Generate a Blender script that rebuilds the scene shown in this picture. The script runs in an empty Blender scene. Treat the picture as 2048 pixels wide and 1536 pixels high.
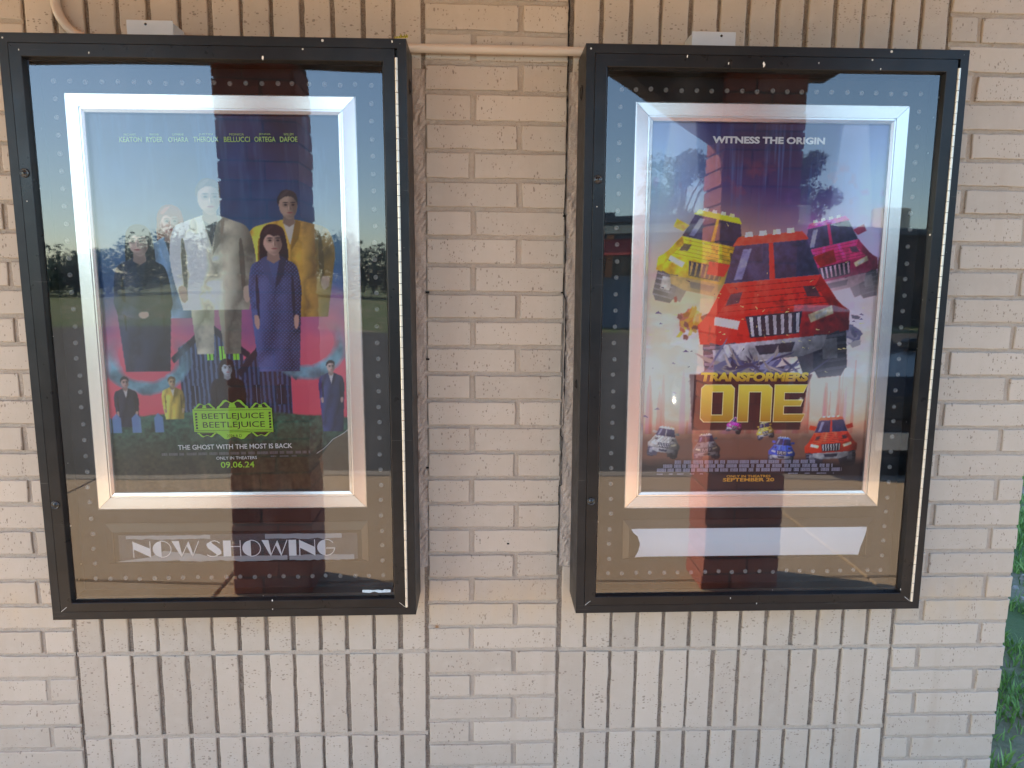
import bpy, math, random
import numpy as np
from mathutils import Matrix, Vector
random.seed(7); rng = np.random.default_rng(7)
sc = bpy.context.scene
COL = sc.collection

# ------------------------------------------------------------------ camera, sky, sun, exposure
cam_d = bpy.data.cameras.new('camera'); cam = bpy.data.objects.new('camera', cam_d); COL.objects.link(cam)
cam_d.sensor_width = 36.0; cam_d.lens = 24.96; cam_d.clip_start = 0.05; cam_d.clip_end = 2000
TH = 0.0065                                     # levels the fitted camera with the brick courses
def lev(v): return Vector((v[0]-TH*v[2], v[1], v[2]+TH*v[0]))
_r = lev((0.999233, -0.038949, 0.004076)); _u = lev((0.001584, 0.144193, 0.989548)); _b = lev((-0.039130, -0.988783, 0.144144))
m = Matrix((( _r.x, _u.x, _b.x, 1.15742), (_r.y, _u.y, _b.y, -2.0003), (_r.z, _u.z, _b.z, 1.52143), (0, 0, 0, 1)))
cam.matrix_world = m
sc.camera = cam

SUN_EL = 37.0; SUN_AZ = 22.0                    # from the left (-x), a little in front of the wall
sdir = Vector((-math.cos(math.radians(SUN_AZ))*math.cos(math.radians(SUN_EL)),
               -math.sin(math.radians(SUN_AZ))*math.cos(math.radians(SUN_EL)), math.sin(math.radians(SUN_EL))))
w = bpy.data.worlds.new('World'); sc.world = w; w.use_nodes = True
nt = w.node_tree; nt.nodes.clear()
sky = nt.nodes.new('ShaderNodeTexSky'); sky.sky_type = 'NISHITA'; sky.sun_disc = False
sky.sun_elevation = math.radians(SUN_EL)
sky.sun_rotation = math.atan2(sdir.x, sdir.y)
sky.air_density = 1.0; sky.dust_density = 0.6; sky.ozone_density = 0.4
bg = nt.nodes.new('ShaderNodeBackground'); bg.inputs[1].default_value = 0.15
ow = nt.nodes.new('ShaderNodeOutputWorld')
tint = nt.nodes.new('ShaderNodeMix'); tint.data_type = 'RGBA'; tint.blend_type = 'MULTIPLY'; tint.inputs[0].default_value = 1.0; tint.inputs[7].default_value = (.87, .985, 1.08, 1)
nt.links.new(sky.outputs[0], tint.inputs[6]); nt.links.new(tint.outputs[2], bg.inputs[0]); nt.links.new(bg.outputs[0], ow.inputs[0])
sun_d = bpy.data.lights.new('sun', 'SUN'); sun_d.energy = 5.0; sun_d.angle = math.radians(0.5); sun_d.color = (1.0, 0.82, 0.57)
sun = bpy.data.objects.new('sun', sun_d); COL.objects.link(sun)
sun.rotation_euler = sdir.to_track_quat('Z', 'Y').to_euler(); sun.location = (-8, -6, 9)
sc.view_settings.view_transform = 'Standard'; sc.view_settings.look = 'None'
sc.view_settings.exposure = 1.98; sc.view_settings.gamma = 1.0
sc.render.engine = 'CYCLES'
sc.cycles.max_bounces = 10; sc.cycles.diffuse_bounces = 6; sc.cycles.transparent_max_bounces = 12

# ------------------------------------------------------------------ helpers
def lin(c):
    c = np.asarray(c, float)/255.0
    return np.where(c <= 0.04045, c/12.92, ((c+0.055)/1.055)**2.4)
def L(r, g, b): return tuple(float(x) for x in lin((r, g, b)))

class MB:
    """collects shapes, build() links them as ONE mesh object"""
    def __init__(s): s.v = []; s.f = []; s.m = []; s.t = []
    def add(s, vs, fs, mi=0, tone=0.5):
        o = len(s.v); s.v.extend([tuple(p) for p in vs]); s.f.extend([tuple(i+o for i in f) for f in fs])
        s.m.extend([mi]*len(fs)); s.t.extend([tone]*len(vs))
    def quad(s, a, b, c, d, mi=0, tone=.5): s.add([a, b, c, d], [(0, 1, 2, 3)], mi, tone)
    def box(s, x0, x1, y0, y1, z0, z1, mi=0, tone=.5):
        v = [(x0,y0,z0),(x1,y0,z0),(x1,y1,z0),(x0,y1,z0),(x0,y0,z1),(x1,y0,z1),(x1,y1,z1),(x0,y1,z1)]
        s.add(v, [(0,3,2,1),(4,5,6,7),(0,1,5,4),(1,2,6,5),(2,3,7,6),(3,0,4,7)], mi, tone)
    def bbox(s, x0, x1, y0, y1, z0, z1, b=.003, mi=0, tone=.5):
        """box with chamfered edges"""
        vs = []; fs = []
        xs = (x0, x1); ys = (y0, y1); zs = (z0, z1); idx = {}
        for i in (0,1):
            for j in (0,1):
                for k in (0,1):
                    sx = b if i == 0 else -b; sy = b if j == 0 else -b; sz = b if k == 0 else -b
                    idx[i,j,k,'x'] = len(vs); vs.append((xs[i], ys[j]+sy, zs[k]+sz))
                    idx[i,j,k,'y'] = len(vs); vs.append((xs[i]+sx, ys[j], zs[k]+sz))
                    idx[i,j,k,'z'] = len(vs); vs.append((xs[i]+sx, ys[j]+sy, zs[k]))
        for a, ax in enumerate('xyz'):
            for e in (0,1):
                p = []
                for q in ((0,0),(1,0),(1,1),(0,1)):
                    key = list(q); key.insert(a, e); p.append(idx[key[0],key[1],key[2],ax])
                fs.append(p if (e == 1) ^ (a == 1) else p[::-1])
        for a in range(3):                       # edges
            o1, o2 = [x for x in range(3) if x != a]
            for p1 in (0,1):
                for p2 in (0,1):
                    k0 = [0,0,0]; k1 = [0,0,0]; k1[a] = 1
                    k0[o1] = k1[o1] = p1; k0[o2] = k1[o2] = p2
                    A, B = 'xyz'[o1], 'xyz'[o2]
                    fs.append([idx[(*k0,A)], idx[(*k1,A)], idx[(*k1,B)], idx[(*k0,B)]])
        for i in (0,1):
            for j in (0,1):
                for k in (0,1): fs.append([idx[i,j,k,'x'], idx[i,j,k,'y'], idx[i,j,k,'z']])
        s.add(vs, fs, mi, tone)
    def tube(s, pts, r, n=12, mi=0, cap=True):
        pts = [Vector(p) for p in pts]; rs = r if hasattr(r, '__len__') else [r]*len(pts)
        vs = []; fs = []; up = None
        for i, p in enumerate(pts):
            t = (pts[min(i+1, len(pts)-1)] - pts[max(i-1, 0)]).normalized()
            if up is None:
                up = Vector((0,0,1)) if abs(t.z) < .9 else Vector((0,1,0))
            a = t.cross(up).normalized(); b_ = a.cross(t).normalized(); up = b_
            for k in range(n):
                an = 2*math.pi*k/n; vs.append(p + rs[i]*(math.cos(an)*a + math.sin(an)*b_))
        for i in range(len(pts)-1):
            for k in range(n):
                fs.append((i*n+k, i*n+(k+1)%n, (i+1)*n+(k+1)%n, (i+1)*n+k))
        if cap: fs.append(tuple(range(n))[::-1]); fs.append(tuple((len(pts)-1)*n+k for k in range(n)))
        s.add(vs, fs, mi)
    def lathe(s, cx, y, cz, prof, n=20, mi=0):
        """profile (radius, depth) turned about the y axis"""
        vs = []; fs = []
        for (r, d) in prof:
            for k in range(n):
                an = 2*math.pi*k/n; vs.append((cx+r*math.cos(an), y+d, cz+r*math.sin(an)))
        for i in range(len(prof)-1):
            for k in range(n): fs.append((i*n+k, i*n+(k+1)%n, (i+1)*n+(k+1)%n, (i+1)*n+k))
        s.add(vs, fs, mi)
    def poly(s, pts, y, mi=0): s.add([(p[0], y, p[1]) for p in pts], [tuple(range(len(pts)))], mi)
    def prism(s, pts, y0, y1, mi=0):
        n = len(pts); v = [(p[0], y0, p[1]) for p in pts] + [(p[0], y1, p[1]) for p in pts]
        f = [tuple(range(n)), tuple(range(n, 2*n))[::-1]] + [(i, i+n, (i+1)%n+n, (i+1)%n) for i in range(n)]
        s.add(v, f, mi)
    def build(s, name, mats, parent=None, smooth=False):
        me = bpy.data.meshes.new(name); me.from_pydata(s.v, [], s.f); me.update()
        mats = mats if isinstance(mats, (list, tuple)) else [mats]
        for mm in mats: me.materials.append(mm)
        me.polygons.foreach_set('material_index', s.m)
        if smooth: me.polygons.foreach_set('use_smooth', [True]*len(s.f))
        a = me.attributes.new('tone', 'FLOAT', 'POINT'); a.data.foreach_set('value', s.t)
        o = bpy.data.objects.new(name, me); COL.objects.link(o)
        if parent is not None: o.parent = parent
        return o

def tag(o, label=None, cat=None, group=None, kind=None):
    if label: o['label'] = label
    if cat: o['category'] = cat
    if group: o['group'] = group
    if kind: o['kind'] = kind
    return o
def empty(name, loc, rot=(0,0,0), label=None, cat=None, group=None):
    o = bpy.data.objects.new(name, None); COL.objects.link(o); o.location = loc; o.rotation_euler = rot
    o.empty_display_size = .1
    return tag(o, label, cat, group)

class NT:
    """tiny node helper"""
    def __init__(s, name):
        s.m = bpy.data.materials.new(name); s.m.use_nodes = True; s.t = s.m.node_tree
        s.t.nodes.clear(); s.out = s.t.nodes.new('ShaderNodeOutputMaterial')
    def n(s, typ, **kw):
        x = s.t.nodes.new('ShaderNode'+typ)
        for k, v in kw.items():
            if k.startswith('i_'):
                key = k[2:]; x.inputs[int(key) if key.isdigit() else key.replace('_', ' ')].default_value = v
            else: setattr(x, k, v)
        return x
    def l(s, a, b): s.t.links.new(a, b)
    def math(s, op, a, b=None, clamp=False):
        x = s.n('Math', operation=op, use_clamp=clamp)
        for i, q in enumerate((a, b)):
            if q is None: continue
            if isinstance(q, (int, float)): x.inputs[i].default_value = q
            else: s.l(q, x.inputs[i])
        return x.outputs[0]
    def mix(s, fac, a, b, mode='MIX'):
        x = s.n('Mix', data_type='RGBA', blend_type=mode)
        for i, q in ((0, fac), (6, a), (7, b)):
            if isinstance(q, (int, float)): x.inputs[i].default_value = q
            elif isinstance(q, (tuple, list)): x.inputs[i].default_value = (*q[:3], 1)
            else: s.l(q, x.inputs[i])
        return x.outputs[2]
    def ramp(s, fac, stops, interp='LINEAR'):
        x = s.n('ValToRGB'); x.color_ramp.interpolation = interp
        el = x.color_ramp.elements
        while len(el) < len(stops): el.new(0.5)
        for e, (p, c) in zip(el, stops):
            e.position = p; e.color = (c, c, c, 1) if isinstance(c, (int, float)) else (*c, 1)
        s.l(fac, x.inputs[0]); return x.outputs[0]
    def coords(s, scale=(1,1,1), out='Object'):
        tc = s.n('TexCoord'); mp = s.n('Mapping'); mp.inputs['Scale'].default_value = scale
        s.l(tc.outputs[out], mp.inputs[0]); return mp.outputs[0]
    def noise(s, vec, scale, detail=3, rough=.55):
        x = s.n('TexNoise'); x.inputs['Scale'].default_value = scale; x.inputs['Detail'].default_value = detail
        x.inputs['Roughness'].default_value = rough; s.l(vec, x.inputs['Vector']); return x.outputs[0]
    def bump(s, h, strength=.3, dist=.01):
        b = s.n('Bump'); b.inputs['Strength'].default_value = strength; b.inputs['Distance'].default_value = dist
        s.l(h, b.inputs['Height']); return b.outputs[0]
    def principled(s, base, rough=.5, metal=0., normal=None, spec=None):
        p = s.n('BsdfPrincipled')
        for k, q in (('Base Color', base), ('Roughness', rough), ('Metallic', metal)):
            if isinstance(q, (int, float)): p.inputs[k].default_value = q
            elif isinstance(q, (tuple, list)): p.inputs[k].default_value = (*q[:3], 1)
            else: s.l(q, p.inputs[k])
        if spec is not None: p.inputs['Specular IOR Level'].default_value = spec
        if normal is not None: s.l(normal, p.inputs['Normal'])
        s.l(p.outputs[0], s.out.inputs[0]); return p

def simple(name, base, rough=.5, metal=0., var=.0, vscale=12., bump=0., bscale=60., spec=None):
    t = NT(name); v = t.coords()
    col = base
    if var:
        f = t.noise(v, vscale, 4); col = t.mix(f, tuple(c*(1-var) for c in base), tuple(min(1, c*(1+var)) for c in base))
    nm = None
    if bump: nm = t.bump(t.noise(v, bscale, 4), bump, .004)
    t.principled(col, rough, metal, nm, spec); return t.m

# ------------------------------------------------------------------ wall materials
PAINT = (0.475, 0.408, 0.333)
RUST = [(2.338, .50, .006, .075), (2.341, .42, .006, .03), (-.128, .61, .008, .03), (.994, .79, .006, .05), (.991, .70, .010, .05), (1.01, 1.30, .008, .006)]
def brick_mat(name, sx, sz):
    t = NT(name); P = t.coords()
    at = t.n('Attribute', attribute_name='tone').outputs['Fac']
    big = t.noise(t.coords((1,1,1)), 2.2, 4); mid = t.noise(P, 26, 4)
    c = t.mix(t.math('MULTIPLY', at, .9), tuple(x*.84 for x in PAINT), tuple(x*1.10 for x in PAINT))
    c = t.mix(t.math('MULTIPLY', big, .42), c, (.41, .345, .27))
    c = t.mix(t.ramp(mid, [(.46, 0), (.72, .22)]), c, (.54, .475, .41))
    # kiln pits in the brick face: short slots at two sizes, in clumps
    clump = t.ramp(t.noise(t.coords((1,1,1)), 15, 2), [(.34, .2), (.62, 1)])
    holes = None
    for sc_, thr in ((118, .46), (205, .50)):
        vo = t.n('TexVoronoi', feature='F1'); vo.inputs['Scale'].default_value = sc_
        ve = t.coords((sx, .0, sz)); wob = t.noise(P, 60, 2)
        av = t.n('VectorMath', operation='ADD'); t.l(ve, av.inputs[0])
        wv = t.n('VectorMath', operation='SCALE'); t.l(t.n('TexNoise').outputs[1], wv.inputs[0]); wv.inputs[3].default_value = 0
        t.l(wv.outputs[0], av.inputs[1]); t.l(av.outputs[0], vo.inputs['Vector'])
        sep = t.n('SeparateColor'); t.l(vo.outputs['Color'], sep.inputs[0])
        r = t.math('MULTIPLY', t.math('SUBTRACT', sep.outputs[0], .22, True), thr)
        r = t.math('MULTIPLY', r, clump)
        d = t.math('SUBTRACT', r, vo.outputs['Distance'])
        h = t.math('MULTIPLY', d, 26, True)
        holes = h if holes is None else t.math('MAXIMUM', holes, h)
    c = t.mix(t.math('MULTIPLY', holes, .58), c, (.13, .095, .07))
    # patchy yellow-tan tint on the bricks in a band just under the cases
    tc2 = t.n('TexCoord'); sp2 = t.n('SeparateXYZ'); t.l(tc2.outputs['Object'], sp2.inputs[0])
    tan_band = t.math('SUBTRACT', 1.0, t.math('MULTIPLY', t.math('ABSOLUTE', t.math('SUBTRACT', sp2.outputs[2], .70)), 9.0), True)
    tan_band = t.math('MULTIPLY', tan_band, t.ramp(t.noise(t.coords((1, 1, .25)), 14, 3), [(.35, 0), (.65, .6)]))
    c = t.mix(tan_band, c, (.49, .375, .245))
    drip = t.math('MULTIPLY', t.ramp(t.noise(t.coords((1, 1, .07)), 16, 4, .6), [(.54, 0), (.74, .4)]), t.ramp(t.noise(t.coords((1, 1, 1)), 1.3, 2), [(.4, 0), (.6, 1)]))
    c = t.mix(drip, c, (.375, .295, .22))
    drag = t.noise(t.coords((140 if sx > sz else 9, 1, 9 if sx > sz else 140)), 1.0, 3)
    hgt = t.math('ADD', t.math('MULTIPLY', holes, -1.0), t.math('ADD', t.math('MULTIPLY', mid, .35), t.math('MULTIPLY', drag, .3)))
    rg = t.math('ADD', .38, t.math('MULTIPLY', mid, .25))
    t.principled(c, rg, 0, t.bump(hgt, .55, .0022), .35)
    return t.m
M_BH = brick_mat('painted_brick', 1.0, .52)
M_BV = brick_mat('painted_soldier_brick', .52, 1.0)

def rust_mask(t):
    tc = t.n('TexCoord'); sp = t.n('SeparateXYZ'); t.l(tc.outputs['Object'], sp.inputs[0]); acc = None
    for x, z, rx, rz in RUST:
        a = t.math('DIVIDE', t.math('SUBTRACT', sp.outputs[0], x), rx); b = t.math('DIVIDE', t.math('SUBTRACT', sp.outputs[2], z), rz)
        g = t.math('SUBTRACT', 1.25, t.math('ADD', t.math('MULTIPLY', a, a), t.math('MULTIPLY', b, b)), True)
        acc = g if acc is None else t.math('MAXIMUM', acc, g)
    return t.math('MULTIPLY', acc, t.ramp(t.noise(t.coords(), 60, 4), [(.3, .3), (.6, 1)]))
def mortar_mat(name, a, b, sandy, bs):
    t = NT(name); P = t.coords()
    f = t.ramp(t.noise(P, 90, 5, .7), [(.32, 0), (.66, 1)])
    c = t.mix(f, a, b)
    sp = t.ramp(t.noise(P, 420, 3, .7), [(.40, 0), (.52, 1)])
    c = t.mix(t.math('MULTIPLY', t.math('SUBTRACT', 1.0, sp), sandy), c, tuple(x*.35 for x in a))
    c = t.mix(rust_mask(t), c, (.30, .13, .03))
    t.principled(c, .85, 0, t.bump(t.math('ADD', t.noise(P, bs, 5, .75), t.math('MULTIPLY', t.noise(P, bs*.2, 3), .8)), .9, .004), .2)
    return t.m
M_MOR = mortar_mat('painted_mortar', (.425, .362, .292), (.472, .404, .330), .12, 260)
M_RAW = mortar_mat('bare_mortar', (.245, .195, .15), (.35, .295, .235), .6, 240)
M_STU = mortar_mat('rough_stucco', (.435, .368, .31), (.495, .42, .355), .22, 190)
M_DARK = simple('crack_shadow', (.012, .010, .009), .9)

# ------------------------------------------------------------------ the brick wall
GZ = -0.13                                       # pavement level
X_END = 2.776; X_L0 = -2.4; Z_TOP = 2.86
PITCH = .0762; Z0 = 2.1727                       # bed joint n lies at Z0 - PITCH*n
wall = empty('brick_wall', (1.15, 0, GZ), label='painted beige brick wall carrying both black poster cases', cat='wall')
WO = Vector((1.15, 0, GZ))
bricks = MB(); mortar = MB()
def brick(x0, x1, z0, z1, mi, deep=.09):
    x0, x1, z0, z1 = x0-WO.x, x1-WO.x, z0-WO.z, z1-WO.z
    j = lambda s=.0007: random.gauss(0, s)
    yf = random.gauss(0, .0008); tone = min(1, max(0, random.gauss(.5, .22)))
    tx, tz = random.gauss(0, .0008), random.gauss(0, .0008)
    # outline with a slightly ragged edge
    def ring(ins, y, jit, seed):
        rs = random.Random(seed); pts = []
        nx = max(2, int((x1-x0)/.022)); nz = max(2, int((z1-z0)/.022))
        a0, a1, b0, b1 = x0+ins, x1-ins, z0+ins, z1-ins
        for i in range(nx): pts.append((a0+(a1-a0)*i/nx, b0))
        for i in range(nz): pts.append((a1, b0+(b1-b0)*i/nz))
        for i in range(nx): pts.append((a1-(a1-a0)*i/nx, b1))
        for i in range(nz): pts.append((a0, b1-(b1-b0)*i/nz))
        return [(p[0]+rs.gauss(0, jit), y + tx*(p[0]-x0)/(x1-x0) + tz*(p[1]-z0)/(z1-z0), p[1]+rs.gauss(0, jit)) for p in pts]
    sd = random.random()
    R0 = ring(0, deep, .0, sd); R1 = ring(0, .0028+yf, .00065, sd); R2 = ring(.0010, .0009+yf, .0006, sd); R3 = ring(.0030, yf, .0003, sd)
    n = len(R0); vs = R0+R1+R2+R3; fs = []
    for k in range(3):
        for i in range(n): fs.append((k*n+i, k*n+(i+1)%n, (k+1)*n+(i+1)%n, (k+1)*n+i))
    fs.append(tuple(3*n+i for i in range(n)))
    bricks.add(vs, fs, mi, tone)
def bar(x0, x1, z0, z1, y, mi, seg=.012):
    """mortar strip: a sheet with a lightly uneven face"""
    nx = max(1, int((x1-x0)/seg)); nz = max(1, int((z1-z0)/seg)); vs = []; fs = []
    for i in range(nx+1):
        for k in range(nz+1):
            vs.append((x0+(x1-x0)*i/nx-WO.x, y+random.gauss(0, .0007), z0+(z1-z0)*k/nz-WO.z))
    for i in range(nx):
        for k in range(nz):
            a = i*(nz+1)+k; fs.append((a, a+nz+1, a+nz+2, a+1))
    mortar.add(vs, fs, mi)
PL = (-.035, .993); PR = (1.388, 2.416)          # soldier panels
OPEN = (.685, 2.078)                             # the openings behind the cases, filled with stucco
zs_n = [(n, Z0-PITCH*n) for n in range(-9, 32)]
J = .0052                                        # half a bed joint
for n, zt in zs_n:
    a, b = max(zt-PITCH+J, GZ+.002), zt-J
    if b-a < .02: continue
    even = n % 2 == 0
    g = lambda: random.gauss(0, .0012)
    # stretcher field to the left
    x = PL[0]-.006; first = .0805 if even else .262
    while x > X_L0:
        x0 = x-first+g(); brick(max(x0, X_L0), x, a+g()*.5, b+g()*.5, 0); x = x0-.0125; first = .262
    # pier between the cases
    s = 1.119+g() if even else 1.247+g()
    brick(.999+g()*.6, s, a+g()*.6, b+g()*.6, 0); brick(s+.0135, 1.3795+g()*.6, a+g()*.6, b+g()*.6, 0)
    # right end of the wall
    s = 2.684+g() if even else 2.497+g()
    brick(2.4225, s, a+g()*.6, b+g()*.6, 0); brick(s+.0145, X_END+g(), a+g()*.6, b+g()*.6, 0)
    # joints of the stretcher work
    if zt < Z_TOP:
        bar(X_L0, PL[0]-.004, zt-J-.001, zt+J+.001, .0048, 0); bar(.996, 1.3825, zt-J-.001, zt+J+.001, .0050, 0)
        bar(2.420, X_END-.003, zt-J-.001, zt+J+.001, .0048, 0)
    bar(X_L0, PL[0]-.004, a, b, .0052, 0, .03); bar(.998, 1.381, a, b, .0056, 0, .03); bar(2.420, X_END-.004, a, b, .0056, 0, .03)
rows = [(.4185+.0055, .685), (.4185-.2667+.0055, .4185-.0055), (.4185-.5334+.0055, .4185-.2667-.0055),
        (2.078, 2.078+.256), (2.078+.267, 2.078+.523), (2.078+.534, 2.078+.770)]
for px0, px1 in (PL, PR):
    pit = (px1-px0)/13.0
    for (a, b) in rows:
        for i in range(13):
            g = lambda s=.0012: random.gauss(0, s)
            brick(px0+pit*i+.0055+g(), px0+pit*(i+1)-.0055+g(), max(a+g(.0008), GZ+.002), b+g(.0008), 1)
            bar(px0+pit*i-.0085, px0+pit*i+.0085, max(a, GZ), b, .0078, 1)
        bar(px1-.009, px1+.009, max(a, GZ), b, .0078, 1)
        bar(px0, px1, b-.002, b+.0125, .0040, 0)
    # stucco that fills the opening: visible only along the pier
    nx, nz = 8, 150
    for (q0, q1) in ((px0-.004, px0+.05), (px1-.05, px1+.004)):
        vs = []; fs = []
        for i in range(nx+1):
            for k in range(nz+1):
                vs.append((q0+(q1-q0)*i/nx-WO.x, .002+random.gauss(0, .0011)+.0015*math.sin(k*.31+i), OPEN[0]+(OPEN[1]-OPEN[0])*k/nz-WO.z))
        for i in range(nx):
            for k in range(nz):
                c_ = i*(nz+1)+k; fs.append((c_, c_+nz+1, c_+nz+2, c_+1))
        mortar.add(vs, fs, 2)
    mortar.box(px0+.05-WO.x, px1-.05-WO.x, .0022, .05, OPEN[0]-WO.z, OPEN[1]-WO.z, 2)
# bricks returning along the end wall
for n, zt in zs_n:
    a, b = max(zt-PITCH+J, GZ+.002), zt-J
    if b-a < .02: continue
    y = .095 if n % 2 else .26
    while y < 5.6:
        bricks.bbox(X_END-.10-WO.x, X_END+random.gauss(0,.0008)-WO.x, y+.012, min(y+.25, 5.62), a-WO.z, b-WO.z, .003, 0, random.random()); y += .262
mortar.box(X_L0-WO.x, X_END-.006-WO.x, .012, 5.62, GZ-.05-WO.z, Z_TOP-WO.z, 0)
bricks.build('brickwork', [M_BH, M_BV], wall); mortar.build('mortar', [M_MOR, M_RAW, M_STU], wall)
# the settlement crack down the right edge of the pier
CR = [(1.379,2.62),(1.380,2.40),(1.379,2.259),(1.380,2.24),(1.379,2.184),(1.380,2.134),(1.380,2.083),(1.3785,2.038),(1.3785,2.006),(1.381,1.954),(1.380,1.889),
      (1.380,1.81),(1.379,1.743),(1.377,1.709),(1.382,1.682),(1.385,1.58),(1.380,1.553),(1.379,1.49),(1.387,1.47),(1.388,1.399),(1.388,1.329),
      (1.388,1.243),(1.388,1.185),(1.387,1.112),(1.379,1.101),(1.380,1.082),(1.385,1.075),(1.385,.933),(1.379,.93),(1.379,.873),(1.379,.796),(1.380,.70)]
WID = lambda z: (.0036 if z > 1.95 else .0026 if z > 1.5 else .0030 if z > 1.2 else .0016)
ck = MB(); pts = []
for (a, b) in zip(CR[:-1], CR[1:]):
    k = max(1, int(abs(a[1]-b[1])/.012))
    for i in range(k): f = i/k; pts.append((a[0]+(b[0]-a[0])*f, a[1]+(b[1]-a[1])*f))
lv = []; up_on = False
seg_v = []
for x, z in pts:
    gap = (math.sin(z*41)+math.sin(z*97+1) > 1.45)
    wd = max(.0005, WID(z)*.5*(1+random.gauss(0, .35)))
    if gap: wd = .0002
    xx = x+random.gauss(0, .0005)
    seg_v.append((xx-wd-WO.x, z-WO.z, xx+wd-WO.x))
vs = []; fs = []
for a in seg_v: vs += [(a[0], -.0012, a[1]), (a[2], -.0012, a[1]), (a[2], .003, a[1]), (a[0], .003, a[1])]
for i in range(len(seg_v)-1):
    o = 4*i
    for k in range(4): fs.append((o+k, o+(k+1)%4, o+4+(k+1)%4, o+4+k))
ck.add(vs, fs); 
for (x, z, r) in ((1.0, 1.487, .0055), (1.0, 1.30, .0048), (.997, .985, .004), (1.377, 1.49, .004), (1.378, 1.70, .004), (1.232, .755, .0035)):
    ck.box(x-r-WO.x, x+r-WO.x, -.0012, .003, z-r*.55-WO.z, z+r*.55-WO.z)
ck.build('crack', M_DARK, wall)

# ------------------------------------------------------------------ case materials
def black_paint(name, base=(.008, .009, .011), rough=.34):
    t = NT(name); P = t.coords()
    dust = t.ramp(t.noise(P, 9, 5, .65), [(.45, 0), (.8, .16)])
    c = t.mix(dust, base, (.07, .065, .06))
    vo = t.n('TexVoronoi'); vo.inputs['Scale'].default_value = 42; t.l(P, vo.inputs['Vector'])
    sp = t.n('SeparateColor'); t.l(vo.outputs['Color'], sp.inputs[0])
    chip = t.math('MULTIPLY', t.math('SUBTRACT', t.math('MULTIPLY', t.math('SUBTRACT', sp.outputs[0], .88, True), 1.2), vo.outputs['Distance']), 60, True)
    c = t.mix(chip, c, (.55, .54, .5))
    scr = t.math('MULTIPLY', t.ramp(t.noise(t.coords((1, 1, 90)), 3.0, 2), [(.70, 0), (.73, .45)]), t.ramp(t.noise(P, 7, 3), [(.52, 0), (.62, 1)]))
    c = t.mix(scr, c, (.16, .16, .15))
    r = t.math('ADD', rough-.08, t.math('MULTIPLY', t.noise(P, 30, 4), .22))
    t.principled(c, r, 0, t.bump(t.noise(P, 300, 3), .06, .001), .28); return t.m
M_BLK = black_paint('black_painted_metal')
M_BLK2 = black_paint('black_door_enamel', (.007, .0075, .009), .28)
M_FELT = simple('black_backing_board', (.012, .012, .014), .75, 0, .3, 30, .15, 120, .3)
M_HINGE = simple('bare_hinge_metal', (.66, .63, .55), .38, .55, .15, 90)
M_LOCK = simple('lock_chrome', (.06, .062, .065), .25, .8)
M_SLOT = simple('keyhole_black', (.004, .004, .004), .6)
M_RIV = simple('grey_eyelet_metal', (.30, .29, .27), .45, .3, .3, 60)
M_MARK = simple('white_droppings', (.75, .74, .70), .7)
t = NT('brushed_aluminium'); P = t.coords()
br = t.noise(t.coords((6, 6, 6)), 40, 4); wv = t.noise(P, 3.0, 2)
t.principled(t.mix(wv, (.90, .85, .79), (.95, .91, .86)), t.math('ADD', .20, t.math('MULTIPLY', br, .10)), .88, t.bump(br, .02, .001)); M_ALU = t.m
# acrylic pane: clear, with a real mirror-like reflection and faint smears
t = NT('clear_acrylic'); P = t.coords()
gl = t.n('BsdfGlossy'); gl.inputs['Roughness'].default_value = 0.018; gl.inputs['Color'].default_value = (1, 1, 1, 1)
tr = t.n('BsdfTransparent'); tr.inputs['Color'].default_value = (.99, .99, .99, 1)
fr = t.n('Fresnel'); fr.inputs['IOR'].default_value = 1.56
f2 = t.math('MULTIPLY', fr.outputs[0], 1.82, True)
smear = t.ramp(t.noise(t.coords((3, 1, 1.2)), 3.0, 5, .7), [(.48, 0), (.85, .03)])
df = t.n('BsdfDiffuse'); df.inputs['Color'].default_value = (.75, .75, .75, 1)
m1 = t.n('MixShader'); t.l(smear, m1.inputs[0]); t.l(tr.outputs[0], m1.inputs[1]); t.l(df.outputs[0], m1.inputs[2])
m2 = t.n('MixShader'); t.l(f2, m2.inputs[0]); t.l(m1.outputs[0], m2.inputs[1]); t.l(gl.outputs[0], m2.inputs[2])
t.l(m2.outputs[0], t.out.inputs[0]); M_GLASS = t.m
def translucent(name, col, alpha, rough=.25):
    t = NT(name); p = t.principled(col, rough); p.inputs['Alpha'].default_value = alpha; return t.m
M_CLEAR = translucent('clear_strip_plastic', (.45, .5, .56), .16, .12)
M_TAPE_SHEEN = translucent('tape_and_painted_sheen', (.66, .72, .78), .45, .25)
M_LETTER = simple('silver_white_letters', (.84, .85, .86), .35, 0, .05, 20)
M_PAPER = simple('blank_white_paper', (.78, .80, .83), .45, 0, .03, 5)
M_HOLD = simple('black_holder_plastic', (.020, .020, .022), .22, 0, .2, 20)

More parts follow.
